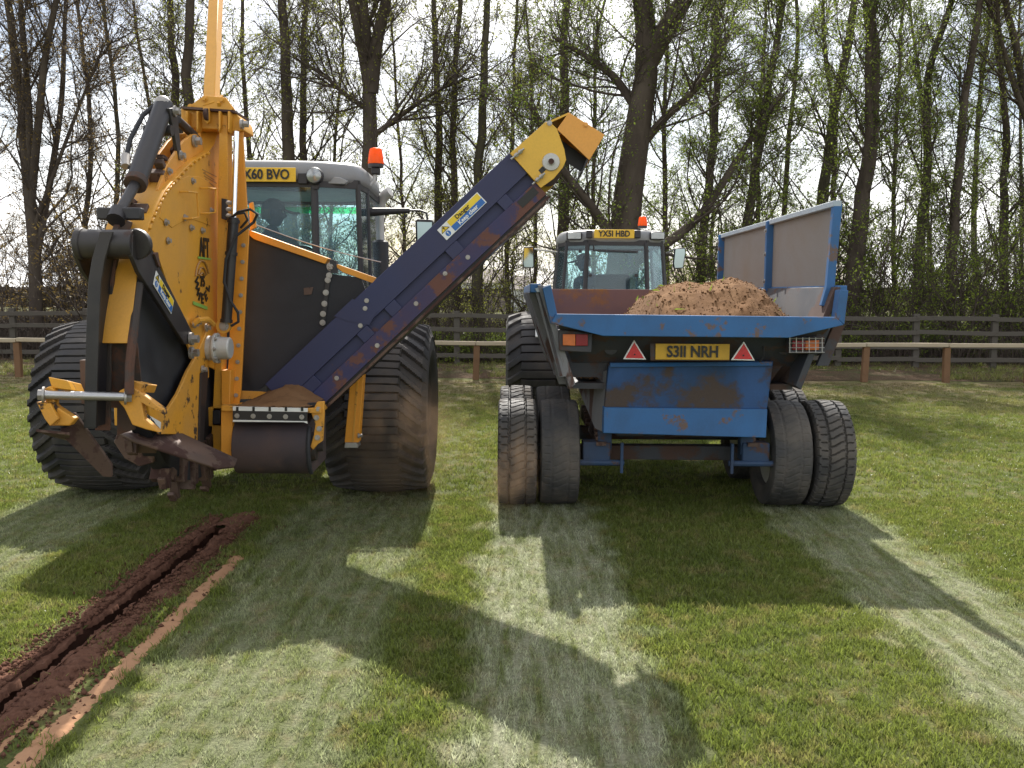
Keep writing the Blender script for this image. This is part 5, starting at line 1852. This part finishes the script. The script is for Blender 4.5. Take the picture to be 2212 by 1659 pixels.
for px, py in ((1253, 543), (1275, 595), (1374, 595), (1398, 543)):
    MB().disc(onY(px, py, 12.17), YP, .022, .03, 14).build('hinge_knob', 'cab_dark', T2)
coil = []
for k in range(90):
    f = k / 89
    p = onY(1411 + 24 * f ** 1.4, 532 + 32 * f, 12.45)
    coil.append(p + V((.016 * math.cos(k * .95), .016 * math.sin(k * .95), 0)))
MB().tube(coil, .004, 5).build('coiled_cable', 'cab_dark', T2)
for a, b, pts, gl in ((1214, 1154, [(1131, 533), (1153, 532), (1154, 576), (1151, 579), (1131, 578), (1129, 570)], 0), (1440, 1457, [(1458, 536), (1481, 535), (1482, 545), (1476, 580), (1456, 581), (1454, 570)], 0)):
    ar_ = MB().tube([onY(a, 546, 12.9), onY(b, 538, 12.7)], .011, 8).build('mirror_arm', 'cast_grey', T2)
    MB().prism(screen_poly(pts, 12.66), (0, .06, 0)).build('mirror', 'cab_dark', ar_, bevel=.012)
    cx, cy = sum(p[0] for p in pts) / 6, sum(p[1] for p in pts) / 6
    MB().prism(screen_poly([(cx + (x - cx) * .84, cy + (y - cy) * .9) for x, y in pts], 12.655), (0, .006, 0)).build('mirror_glass', 'mirror', ar_)
MB().bar((X2, Y2 - .3, .5), (X2, Y2 - .75, .48), .10, .08).build('tow_hitch', 'cab_dark', T2, bevel=.01)


# ================================================================== trailer
XT = 1.20
TR = thing('tipping_trailer', 'worn blue dump trailer with one raised grey side board behind the right tractor', 'trailer', (XT, 7.5, 0))
YR, YF = 6.32, 9.9
ZT = 1.66
# tub
for s in (-1, 1):
    q = [V((XT + s * 1.03, YR, ZT)), V((XT + s * .99, YR, ZT)), V((XT + s * .76, YR + .05, .98)), V((XT + s * .80, YR + .05, .95))]
    w_ = MB().prism(q, (0, YF - YR, 0)).build('side_wall', 'trailer_side' if s < 0 else 'trailer_dark', TR, bevel=.004)
    # top rail and ribs on the outside
    MB().bar((XT + s * 1.045, YR + .02, ZT - .02), (XT + s * 1.045, YF, ZT - .02), .07, .06).build('top_rail', 'trailer_blue', TR, bevel=.006)
    for k in range(5):
        y = YR + .35 + k * .75
        MB().prism([V((XT + s * 1.04, y, ZT - .05)), V((XT + s * 1.09, y, ZT - .05)), V((XT + s * .86, y, .95)), V((XT + s * .80, y, .95))], (0, .06, 0)).build('side_rib', 'trailer_side' if s < 0 else 'trailer_dark', TR, bevel=.004)
MB().prism([(XT - .80, YR + .25, .97), (XT + .80, YR + .25, .97), (XT + .80, YF, .97), (XT - .80, YF, .97)], (0, 0, -.04)).build('floor_plate', 'trailer_dark', TR)
hb_ = MB().prism([(XT - .76, YF, .96), (XT + .76, YF, .96), (XT + 1.0, YF, 1.655), (XT - 1.0, YF, 1.655)], (0, .04, 0)).build('headboard', 'rusty_board', TR, bevel=.004)
# sloping rear chute floor and lip
lip = MB().prism(screen_poly([(1201, 678), (1806, 685), (1823, 702), (1704, 730), (1303, 726), (1189, 698)], 6.20), (0, .035, 0)).build('rear_lip', 'trailer_blue', TR, bevel=.005)
MB().prism([onY(1201, 679, 6.22), onY(1806, 686, 6.22), onY(1806, 686, 6.22) + V((-.2, .55, -.47)), onY(1201, 679, 6.22) + V((.2, .55, -.47))], (0, .02, -.03)).build('chute_floor', 'trailer_dark', TR)
for pts in ([(1172, 622), (1190, 615), (1204, 680), (1190, 700)], [(1815, 626), (1833, 627), (1824, 702), (1806, 686)]):
    MB().prism(screen_poly(pts, 6.22), (0, .10, 0)).build('corner_post', 'trailer_blue', TR, bevel=.004)
MB().prism(screen_poly([(1155, 624), (1174, 621), (1196, 705), (1238, 812), (1208, 815)], 6.36), (0, .04, 0)).build('rear_flange', 'trailer_side', TR, bevel=.003)
MB().prism(screen_poly([(1162, 628), (1168, 628), (1215, 812), (1209, 813)], 6.35), (0, .012, 0)).build('flange_rib', 'trailer_dark', TR)
MB().prism(screen_poly([(1155, 623), (1189, 614), (1192, 624), (1160, 632)], 6.33), (0, .12, 0)).build('corner_cap', 'rail_grey', TR, bevel=.003)
MB().prism(screen_poly([(1833, 628), (1824, 705), (1790, 790), (1765, 790), (1800, 705)], 6.40), (0, .04, 0)).build('rear_flange', 'trailer_dark', TR)
MB().prism(screen_poly([(1190, 700), (1303, 727), (1704, 731), (1822, 704), (1775, 762), (1690, 790), (1660, 830), (1310, 830), (1290, 815), (1212, 814)], 6.62), (0, .03, 0)).build('rear_panel', 'trailer_dark', TR)
# lower body box
bx_t, bx_b = 6.52, 6.50
bx = MB().prism([onY(1315, 786, bx_t), onY(1671, 780, bx_t), onY(1657, 884, bx_b), onY(1306, 880, bx_b)], (0, .9, 0)).build('lower_box', 'trailer_muddy', TR, bevel=.006)
MB().prism([onY(1305, 880, 6.47), onY(1658, 884, 6.47), onY(1655, 946, 6.46), onY(1303, 936, 6.46)], (0, .25, 0)).build('rear_beam', 'trailer_blue', TR, bevel=.006)
MB().prism([onY(1318, 784, 6.50), onY(1668, 781, 6.50), onY(1668, 790, 6.485), onY(1318, 793, 6.485)], (0, .05, 0)).build('box_ledge', 'trailer_blue', TR, bevel=.004)
MB().prism([onY(1242, 822, 7.2), onY(1310, 800, 6.56), onY(1300, 932, 6.56), onY(1285, 925, 6.7)], (.02, .02, 0)).build('box_cheek', 'trailer_side', TR)
# number plate, triangles, lamps
MB().prism(screen_poly([(1405, 742), (1577, 744), (1577, 780), (1405, 779)], 6.37), (0, .03, 0)).build('plate_holder', 'trailer_dark', TR, bevel=.004)
plate(TR, onY(1496, 760, 6.36), 'S3II NRH', 'plate_dirty', .51, .110)
for tri in ([(1370, 734), (1346, 776), (1396, 777)], [(1607, 737), (1579, 778), (1631, 779)]):
    q = screen_poly(tri, 6.35)
    rt_ = MB().prism(q, (0, .012, 0)).build('warning_triangle', 'white_print', TR, bevel=.003)
    c = (q[0] + q[1] + q[2]) / 3
    MB().prism([c + (p - c) * .80 + V((0, -.004, 0)) for p in q], (0, .005, 0)).build('red_reflector', 'red_reflector', rt_)
    MB().disc(c + V((0, -.006, -.01)), YP, .006, .006, 8).build('rivet', 'black_print', rt_)
lh = MB().prism(screen_poly([(1206, 712), (1280, 720), (1278, 762), (1208, 758)], 6.30), (0, .10, 0)).build('lamp_housing', 'trailer_dark', TR, bevel=.008)
MB().prism(screen_poly([(1216, 722), (1243, 722), (1243, 747), (1216, 746)], 6.285), (0, .02, 0)).build('indicator_lens', 'amber_marker', lh, bevel=.003)
MB().prism(screen_poly([(1244, 722), (1270, 722), (1270, 747), (1244, 747)], 6.285), (0, .02, 0)).build('tail_lens', 'red_lens', lh, bevel=.003)
lh = MB().prism(screen_poly([(1704, 728), (1782, 726), (1780, 764), (1705, 764)], 6.33), (0, .10, 0)).build('lamp_housing', 'trailer_dark', TR, bevel=.008)
MB().prism(screen_poly([(1740, 736), (1770, 735), (1769, 756), (1740, 756)], 6.315), (0, .02, 0)).build('indicator_lens', 'amber_marker', lh, bevel=.003)
MB().prism(screen_poly([(1712, 736), (1739, 736), (1739, 756), (1712, 756)], 6.315), (0, .02, 0)).build('tail_lens', 'red_lens', lh, bevel=.003)
for k in range(6):
    px = 1706 + k * 14
    MB().tube([onY(px, 729, 6.29), onY(px, 762, 6.29)], .003, 6).build('guard_wire', 'steel', lh)
for k in range(4):
    py = 731 + k * 10
    MB().tube([onY(1704, py, 6.29), onY(1781, py, 6.29)], .003, 6).build('guard_wire', 'steel', lh)
for px in (1318, 1690):
    MB().disc(onY(px, 750, 6.55), YP, .05, .10, 18).build('hinge_boss', 'trailer_dark', TR)
MB().tube([onY(1632, 740, 6.46), onY(1648, 745, 6.45), onY(1652, 768, 6.45), onY(1640, 782, 6.46)], .006, 6).build('lamp_cable', 'rubber_sheet', TR)
# chassis, axles, springs
for s in (-1, 1):
    MB().bar((XT + s * .40, 6.7, .80), (XT + s * .34, 10.2, .80), .10, .20).build('chassis_rail', 'trailer_dark', TR, bevel=.006)
    MB().bar((XT + s * .34, 10.2, .78), (XT, 11.1, .52), .09, .12).build('drawbar', 'trailer_blue', TR, bevel=.006)
    for ya in (7.0, 8.0):
        for k in range(4):
            MB().bar((XT + s * .55, ya - .36 + k * .06, .52 + k * .03), (XT + s * .55, ya + .36 - k * .06, .52 + k * .03), .07, .025).build('leaf_spring', 'rust_steel', TR)
    MB().box((XT + s * .52, 6.72, .62), (.10, .08, .36)).build('spring_hanger', 'trailer_steelblue', TR, bevel=.006)
    MB().tube([(XT + s * .38, 6.66, .38), (XT + s * .72, 6.66, .38)], .022, 10).build('brake_shaft', 'trailer_steelblue', TR)
    MB().box((XT + s * .40, 6.64, .42), (.02, .03, .22)).build('brake_lever', 'trailer_steelblue', TR)
    MB().box((XT + s * .58, 6.74, .46), (.20, .16, .14)).build('axle_pad', 'trailer_steelblue', TR, bevel=.01)
for ya in (7.0, 8.0):
    MB().bar((XT - 1.25, ya, .405), (XT + 1.25, ya, .405), .11, .11).build('axle', 'trailer_dark', TR, bevel=.008)
MB().box((XT - .25, 6.9, .68), (.36, .3, .24)).build('axle_box', 'trailer_dark', TR, bevel=.01)
MB().box((XT + .22, 6.95, .68), (.48, .3, .26)).build('axle_box', 'trailer_dark', TR, bevel=.01)
MB().tube([(XT, 11.05, .52), (XT, 11.2, .5)], .05, 12).build('tow_eye', 'rust_steel', TR)
for ya, sp in ((7.0, 0), (8.0, .3)):
    for xx, me, s in ((-.105 + .147, TY_ROAD, -1), (.355, TY_WORN, -1), (2.045, TY_WORN, 1), (2.36, TY_ROAD, 1)):
        wheel(TR, (xx, ya, .405), me, .25, .29, s, 'cast_grey', sp + xx)
# raised side board: panel, posts, top angle
XB = XT + 1.02
pa = [V((XB, 6.47, 1.60)), V((XB, 9.85, 1.60)), V((XB, 9.85, 2.20)), V((XB, 6.47, 2.21))]
sb = MB().prism(pa, (.02, 0, 0)).build('raised_board', 'board_grey', TR)
MB().prism([V((XB - .01, 6.48, 1.57)), V((XB - .01, 9.7, 1.57)), V((XB - .20, 9.7, 1.08)), V((XB - .20, 6.6, 1.08))], (.008, 0, 0)).build('liner_plate', 'bare_steel', TR)
MB().bar((XB - .01, 6.40, 2.225), (XB - .01, 9.92, 2.215), .06, .04).build('top_angle', 'rail_grey', sb, bevel=.004)
for px0, px1, py0, py1, kink in ((1801, 1819, 443, 620, True),):
    MB().prism(screen_poly([(1801, 443), (1820, 441), (1803, 622), (1798, 665), (1774, 660), (1786, 618)], 6.40), (0, .05, 0)).build('board_post', 'trailer_blue', sb, bevel=.004)
for y in (8.0, 9.84):
    MB().bar((XB - .028, y, 1.5), (XB - .028, y, 2.23), .05, .06, (1, 0, 0)).build('board_post', 'trailer_blue', sb, bevel=.004)
    for z in (1.72, 1.95, 2.15):
        bolt(sb, (XB - .052, y, z), -XP, .014, .02)

# ---- soil load
gx, gy = 90, 110
U, W_ = np.meshgrid(np.linspace(0, 1, gx), np.linspace(0, 1, gy))
X = XT - .72 + 1.66 * U
Yg = 6.62 + 3.2 * W_
Zb = 1.0
# crest profile across the bed and a steep rear face
cx = np.interp(U, [0, .26, .32, .40, .50, .64, .78, .88, .95, 1.0], [0, .05, .34, .62, .69, .69, .74, .68, .56, .44])
along = np.interp(W_, [0, .04, .16, .3, .5, .75, 1.0], [.42, .62, .90, 1.0, .95, .75, .55])
Z = Zb + cx * along * (1 + .10 * (fbm(U * 5, W_ * 8, 4) - .5)) + .05 * (fbm(U * 22, W_ * 40, 6, 5, .65) - .5)
wall_lim = XT + .99 - (1.66 - Z) * .33
X = np.minimum(X, wall_lim - .02)
vs = np.stack([X, Yg, Z], -1).reshape(-1, 3)
i, j = np.meshgrid(np.arange(gx - 1), np.arange(gy - 1))
a = (j * gx + i).ravel()
SH = thing('soil_heap', 'heap of dry brown soil loaded in the blue trailer', 'soil', (XT + .3, 8.0, 1.0))
mesh_np('heap_surface', vs, np.stack([a, a + 1, a + gx + 1, a + gx], 1), 'soil_dry', SH, smooth=True)
rng = np.random.default_rng(44)
pick = rng.integers(0, len(vs), 15000)
pp = vs[pick] + rng.normal(size=(15000, 3)) * np.array([.012, .012, .003])
crumbs('soil_clods', pp, rng.gamma(1.4, .0026, 15000).clip(.0015, .018), 'soil_dry', 45, SH)
pick = rng.integers(0, len(vs), 420)
pp = vs[pick] + np.array([0, 0, .01])
k = fbm(pp[:, 0] * 4, pp[:, 1] * 4, 12) > .5
u = rng.normal(size=(k.sum(), 3)) * .022
v = rng.normal(size=(k.sum(), 3)) * .008
q = np.stack([pp[k] - u, pp[k] + v, pp[k] + u], 1).reshape(-1, 3)
tg = mesh_np('turf_bits', q, np.arange(len(q)).reshape(-1, 3), 'leaf_green', SH)
tg['kind'] = 'stuff'


# ================================================================== drivers
def person(name_label, hip, face, lean, look, side=0.0):
    """seated driver; face = heading of the body (degrees, 0 = +Y), lean = forward bend, look = heading of the head"""
    t = thing('person', name_label, 'person', V(hip))
    M = Matrix.Rotation(R(face), 3, 'Z')

    def L(x, y, z):
        return V(hip) + M @ V((x, y, z))
    ln = R(lean)

    def S(x, up):          # point on the leaning spine frame
        return L(x - math.sin(R(side)) * up, math.sin(ln) * up, math.cos(ln) * math.cos(R(side)) * up)
    vs, es, rs, cl = [], [], [], []

    def add(p, r, par=None, c=0):
        vs.append(p)
        rs.append(r)
        cl.append(c)
        if par is not None:
            es.append((par, len(vs) - 1))
        return len(vs) - 1
    pel = add(L(0, 0, .08), (.15, .12))
    sp1 = add(S(0, .26), (.14, .105), pel)
    sp2 = add(S(0, .42), (.165, .115), sp1)
    sp3 = add(S(0, .54), (.13, .09), sp2)
    nk = add(S(0, .62), (.06, .06), sp3, 1)
    hd0 = S(0, .70) + V((0, 0, 0))
    add(hd0, (.055, .055), nk, 1)
    for s in (-1, 1):
        sh_ = add(S(s * .19, .53), (.068, .068), sp3)
        el = add(S(s * .25, .30) + M @ V((0, .12, 0)), (.050, .050), sh_)
        wr = add(L(s * .16, .42, .36), (.032, .030), el)
        pm = add(L(s * .155, .49, .385), (.036, .022), wr, 1)
        for k in range(4):
            kx = s * (.155 + (k - 1.5) * .021)
            ln_ = (.030, .036, .034, .026)[k]
            a = add(L(kx, .525, .385), (.0095, .0095), pm, 1)
            b = add(L(kx, .525 + ln_, .372), (.0085, .0085), a, 1)
            add(L(kx, .530 + ln_, .372 - ln_ * .8), (.0075, .0075), b, 1)
        a = add(L(s * .118, .48, .375), (.011, .011), pm, 1)
        add(L(s * .100, .505, .36), (.009, .009), a, 1)
        hp_ = add(L(s * .10, .03, .06), (.095, .09), pel, 2)
        kn = add(L(s * .15, .46, .10), (.062, .062), hp_, 2)
        an = add(L(s * .14, .50, -.30), (.042, .042), kn, 2)
        add(L(s * .14, .64, -.33), (.038, .03), an, 3)
    me = bpy.data.meshes.new('body')
    me.from_pydata([tuple(p - V(hip)) for p in vs], es, [])
    o = bpy.data.objects.new('body_tmp', me)
    COL.objects.link(o)
    md = o.modifiers.new('skin', 'SKIN')
    md.use_smooth_shade = True
    for i, sv in enumerate(me.skin_vertices[0].data):
        sv.radius = rs[i]
        sv.use_root = (i == 0)
    o.modifiers.new('sub', 'SUBSURF').levels = 1
    dg = bpy.context.evaluated_depsgraph_get()
    m2 = bpy.data.meshes.new_from_object(o.evaluated_get(dg))
    bpy.data.objects.remove(o)
    # head joined onto the neck: skull, jaw, nose, ears
    hM = Matrix.Rotation(R(look), 3, 'Z')
    hc = hd0 + V((0, 0, .09)) + hM @ V((0, .02, 0)) - V(hip)
    bm = bmesh.new()
    bm.from_mesh(m2)
    nb = len(bm.verts)
    r = bmesh.ops.create_uvsphere(bm, u_segments=24, v_segments=16, radius=1.0)
    for v in r['verts']:
        p = v.co
        x, y, z = p.x * .074, p.y * .095, p.z * .118
        if p.z < 0:                      # jaw narrows
            x *= 1 - .28 * (-p.z)
            y = y * (1 - .18 * (-p.z)) + .012 * (-p.z)
        if p.y > .75 and abs(p.x) < .28 and -.38 < p.z < .12:     # nose
            y += .022 * (1 - abs(p.z + .2) * 2.2)
        if p.y > .6 and .02 < p.z < .22 and .2 < abs(p.x) < .6:   # eye sockets
            y -= .008
        if p.y > .7 and -.62 < p.z < -.5 and abs(p.x) < .4:       # mouth
            y -= .005
        v.co = hc + hM @ V((x, y, z))
    for s in (-1, 1):
        r = bmesh.ops.create_uvsphere(bm, u_segments=8, v_segments=6, radius=1.0)
        for v in r['verts']:
            p = v.co
            v.co = hc + hM @ V((s * .076 + p.x * .010, -.008 + p.y * .02, p.z * .032))
    bm.verts.ensure_lookup_table()
    P = np.array([tuple(p - V(hip)) for p in vs])
    for f in bm.faces:
        f.smooth = True
        if f.verts[0].index >= nb or f.verts[0].index < 0:
            f.material_index = 1
        else:
            c = np.array(f.calc_center_median())
            f.material_index = cl[int(np.argmin(((P - c) ** 2).sum(1)))]
    bm.verts.index_update()
    bm.to_mesh(m2)
    bm.free()
    m2.materials.clear()
    for k in ('jacket', 'skin', 'trousers', 'cap_cloth'):
        m2.materials.append(MAT[k])
    b = bpy.data.objects.new('body', m2)
    COL.objects.link(b)
    b.parent = t
    H_ = hc + V(hip)

    def Q(x, y, z):
        return H_ + hM @ V((x, y, z))
    # cap: dome, band and brim
    dome = []
    for k in range(7):
        a = k / 6 * math.pi / 2 * .98
        dome.append([Q(.083 * math.cos(a) * math.cos(u), -.004 + .104 * math.cos(a) * math.sin(u), .035 + .098 * math.sin(a)) for u in [2 * math.pi * i / 22 for i in range(22)]])
    cp = MB().loft(dome).build('cap', 'cap_cloth', t)
    br_ = []
    for i in range(11):
        a = R(20 + 14 * i)
        br_.append((math.cos(a), math.sin(a)))
    top = [Q(.078 * x, .09 * y, .045) for x, y in br_] + [Q(.076 * x, .125 + .10 * y, .012) for x, y in br_[::-1]]
    MB().prism(top, (0, 0, -.014)).build('brim', 'cap_cloth', cp)
    hr = []
    for k in range(4):
        z = .04 - .03 * k
        hr.append([Q(.080 * math.cos(u), -.006 + .100 * math.sin(u), z) for u in [R(190 + 160 * i / 12) for i in range(13)]] + [Q(.070 * math.cos(u), -.006 + .088 * math.sin(u), z) for u in [R(350 - 160 * i / 12) for i in range(13)]])
    MB().loft(hr).build('hair', 'hair', t)
    for s in (-1, 1):
        MB().ball(Q(s * .030, .082, .012), .011).build('eye', 'white_print', t)
        MB().ball(Q(s * .030, .092, .012), .005).build('pupil', 'black_print', t)
    return t


person('driver in dark cap and navy jacket looking right in the left tractor cab', (C1 - .10, 8.12, 1.50), -8, 6, -82)
person('driver in dark cap and navy jacket leaning left in the right tractor cab', (C2 - .05, 12.80, 1.31), 4, 8, 78, 24)


# ================================================================== dust kicked up by the tyres
def dust(label, c, s):
    o = MB().ball((0, 0, 0), .5, 20, 12).build('dust_cloud', 'dust', loc=(0, 0, 0))
    o.location = c
    o.scale = s
    tag(o, label, 'dust', kind='stuff')


dust('brown dust drifting beside the right rear tyre of the left tractor', onY(870, 960, 6.45), (1.15, .5, 1.0))
dust('thin brown dust in front of the left trailer wheels', onY(1112, 1030, 6.25), (.5, .35, .8))
